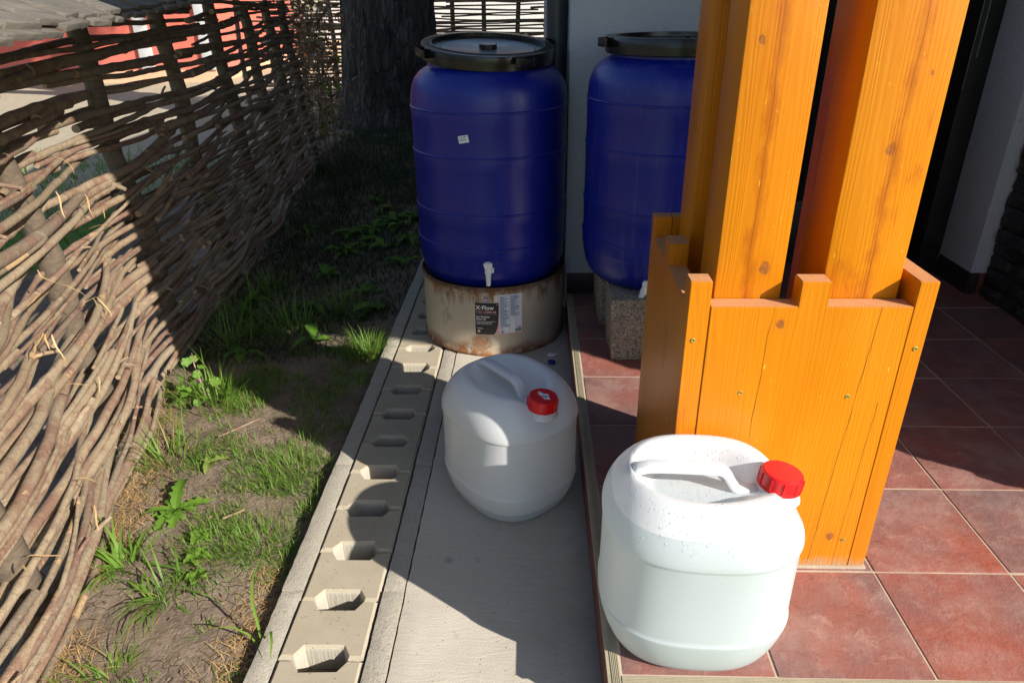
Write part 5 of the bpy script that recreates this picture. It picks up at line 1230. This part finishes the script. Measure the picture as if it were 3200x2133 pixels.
m2 = MB(); m2.tube([(0, 0, -0.01), (0.004, 0.004, 0.05), (-0.008, 0.012, 0.11), (-0.02, 0.02, 0.165), (-0.024, 0.03, 0.20)], [0.0035, 0.0032, 0.0028, 0.002, 0.0012], 7); m2.build('stem', MAT['bark'], ml, 60)
def lobed(name, parent, c, r, nrm, tint, seed):
    rg = random.Random(seed); nrm = Vector(nrm).normalized(); a = nrm.cross(Vector((0.3, 1, 0.2))).normalized(); b = nrm.cross(a)
    c = Vector(c); n = 30; vs_ = [c]
    for k in range(n):
        t = 2 * pi * k / n; q = r * (0.84 + 0.10 * cos(5 * t) + 0.05 * cos(15 * t)) * rg.uniform(0.94, 1.05)
        vs_.append(c + a * (q * cos(t)) + b * (q * sin(t)) + nrm * (0.12 * r * cos(5 * t)))
    mb_ = MB(); mb_.add(vs_, [(0, 1 + k, 1 + (k + 1) % n) for k in range(n)]); me = mb_.mesh(name); at = me.attributes.new('tint', 'FLOAT', 'POINT'); at.data.foreach_set('value', [tint] * len(me.vertices)); obj(name, me, MAT['weed'], parent, 180)
random.seed(44)
for k in range(15):
    zz_ = random.uniform(0.04, 0.22); an = random.uniform(0, 2 * pi); rr2 = random.uniform(0.02, 0.06) * (1.3 - zz_ * 2)
    lobed('leaf', ml, (rr2 * cos(an) - 0.1 * zz_, rr2 * sin(an) + 0.12 * zz_, zz_), random.uniform(0.011, 0.021), (random.uniform(-0.3, 0.9), random.uniform(-0.9, 0.1), random.uniform(0.5, 1.0)), random.uniform(0.4, 0.85), k)
for i, (x, y, s_) in enumerate(((-0.27, 0.14, 1.0), (-0.245, 0.075, 0.8), (-0.30, 0.22, 0.9))):
    cl = thing('round_leaf_weed', 'small round-leaved weed low in the grass beside the dandelion', 'weed', gz(x, y, 0.012), 0, 'round-leaved weeds near the dandelion')
    for k in range(5): a = k * 1.3 + i; broad_leaf('leaf', 0.040 * s_, 0.030 * s_, a, 0.5, 0.0, MAT['weed'], cl, 0.6 + 0.05 * k, 300 + i * 9 + k, 0.9)
rgw = random.Random(70)
for i in range(26):
    x = rgw.uniform(-0.85, -0.08); y = rgw.uniform(1.25, 4.2)
    if i == 0: x, y = -0.33, 1.42
    if i == 1: x, y = -0.12, 1.72
    if i == 2: x, y = -0.22, 1.95
    if x < float(fence_x(y)) + 0.12: continue
    wd_ = thing('broad_leaf_weed', 'broad-leaved weed rosette in the shaded grass beside the path', 'weed', gz(x, y, 0.01), rgw.uniform(0, 6), 'broad-leaved weeds in the shade')
    for k in range(rgw.randint(5, 8)): broad_leaf('leaf', rgw.uniform(0.07, 0.16), rgw.uniform(0.03, 0.055), rgw.uniform(0, 6.28), rgw.uniform(0.4, 1.0), 0.5, MAT['weed'], wd_, rgw.uniform(0.1, 0.7), 500 + i * 10 + k, 1.1)
m2 = MB(); m2.add([(-0.031, -0.003, 0), (0.028, -0.002, 0), (0.030, 0.002, 0), (-0.031, 0.003, 0), (-0.031, -0.002, 0.004), (0.026, -0.001, 0.003), (0.028, 0.002, 0.003), (-0.031, 0.002, 0.004)], [(3, 2, 1, 0), (4, 5, 6, 7), (0, 1, 5, 4), (1, 2, 6, 5), (2, 3, 7, 6), (3, 0, 4, 7)])
o = m2.build('wood_splinter', MAT['cutwood']); o.location = gz(-0.237, 0.305, 0.012); o.rotation_euler = (0, -0.1, 0.55); tag(o, 'pale wood splinter lying on the soil right of the dandelion', 'splinter')
m2 = MB(); m2.tube([(-0.05, -0.03, 0.0), (-0.01, 0.0, 0.005), (0.03, 0.05, 0.004), (0.05, 0.08, 0.0)], [0.0035, 0.004, 0.0038, 0.003], 7); o = m2.build('twig', MAT['bark'], None, 60); o.location = gz(-0.40, 0.74, 0.006); tag(o, 'thin brown twig lying across the bare soil', 'twig')
print('branches', ntw)
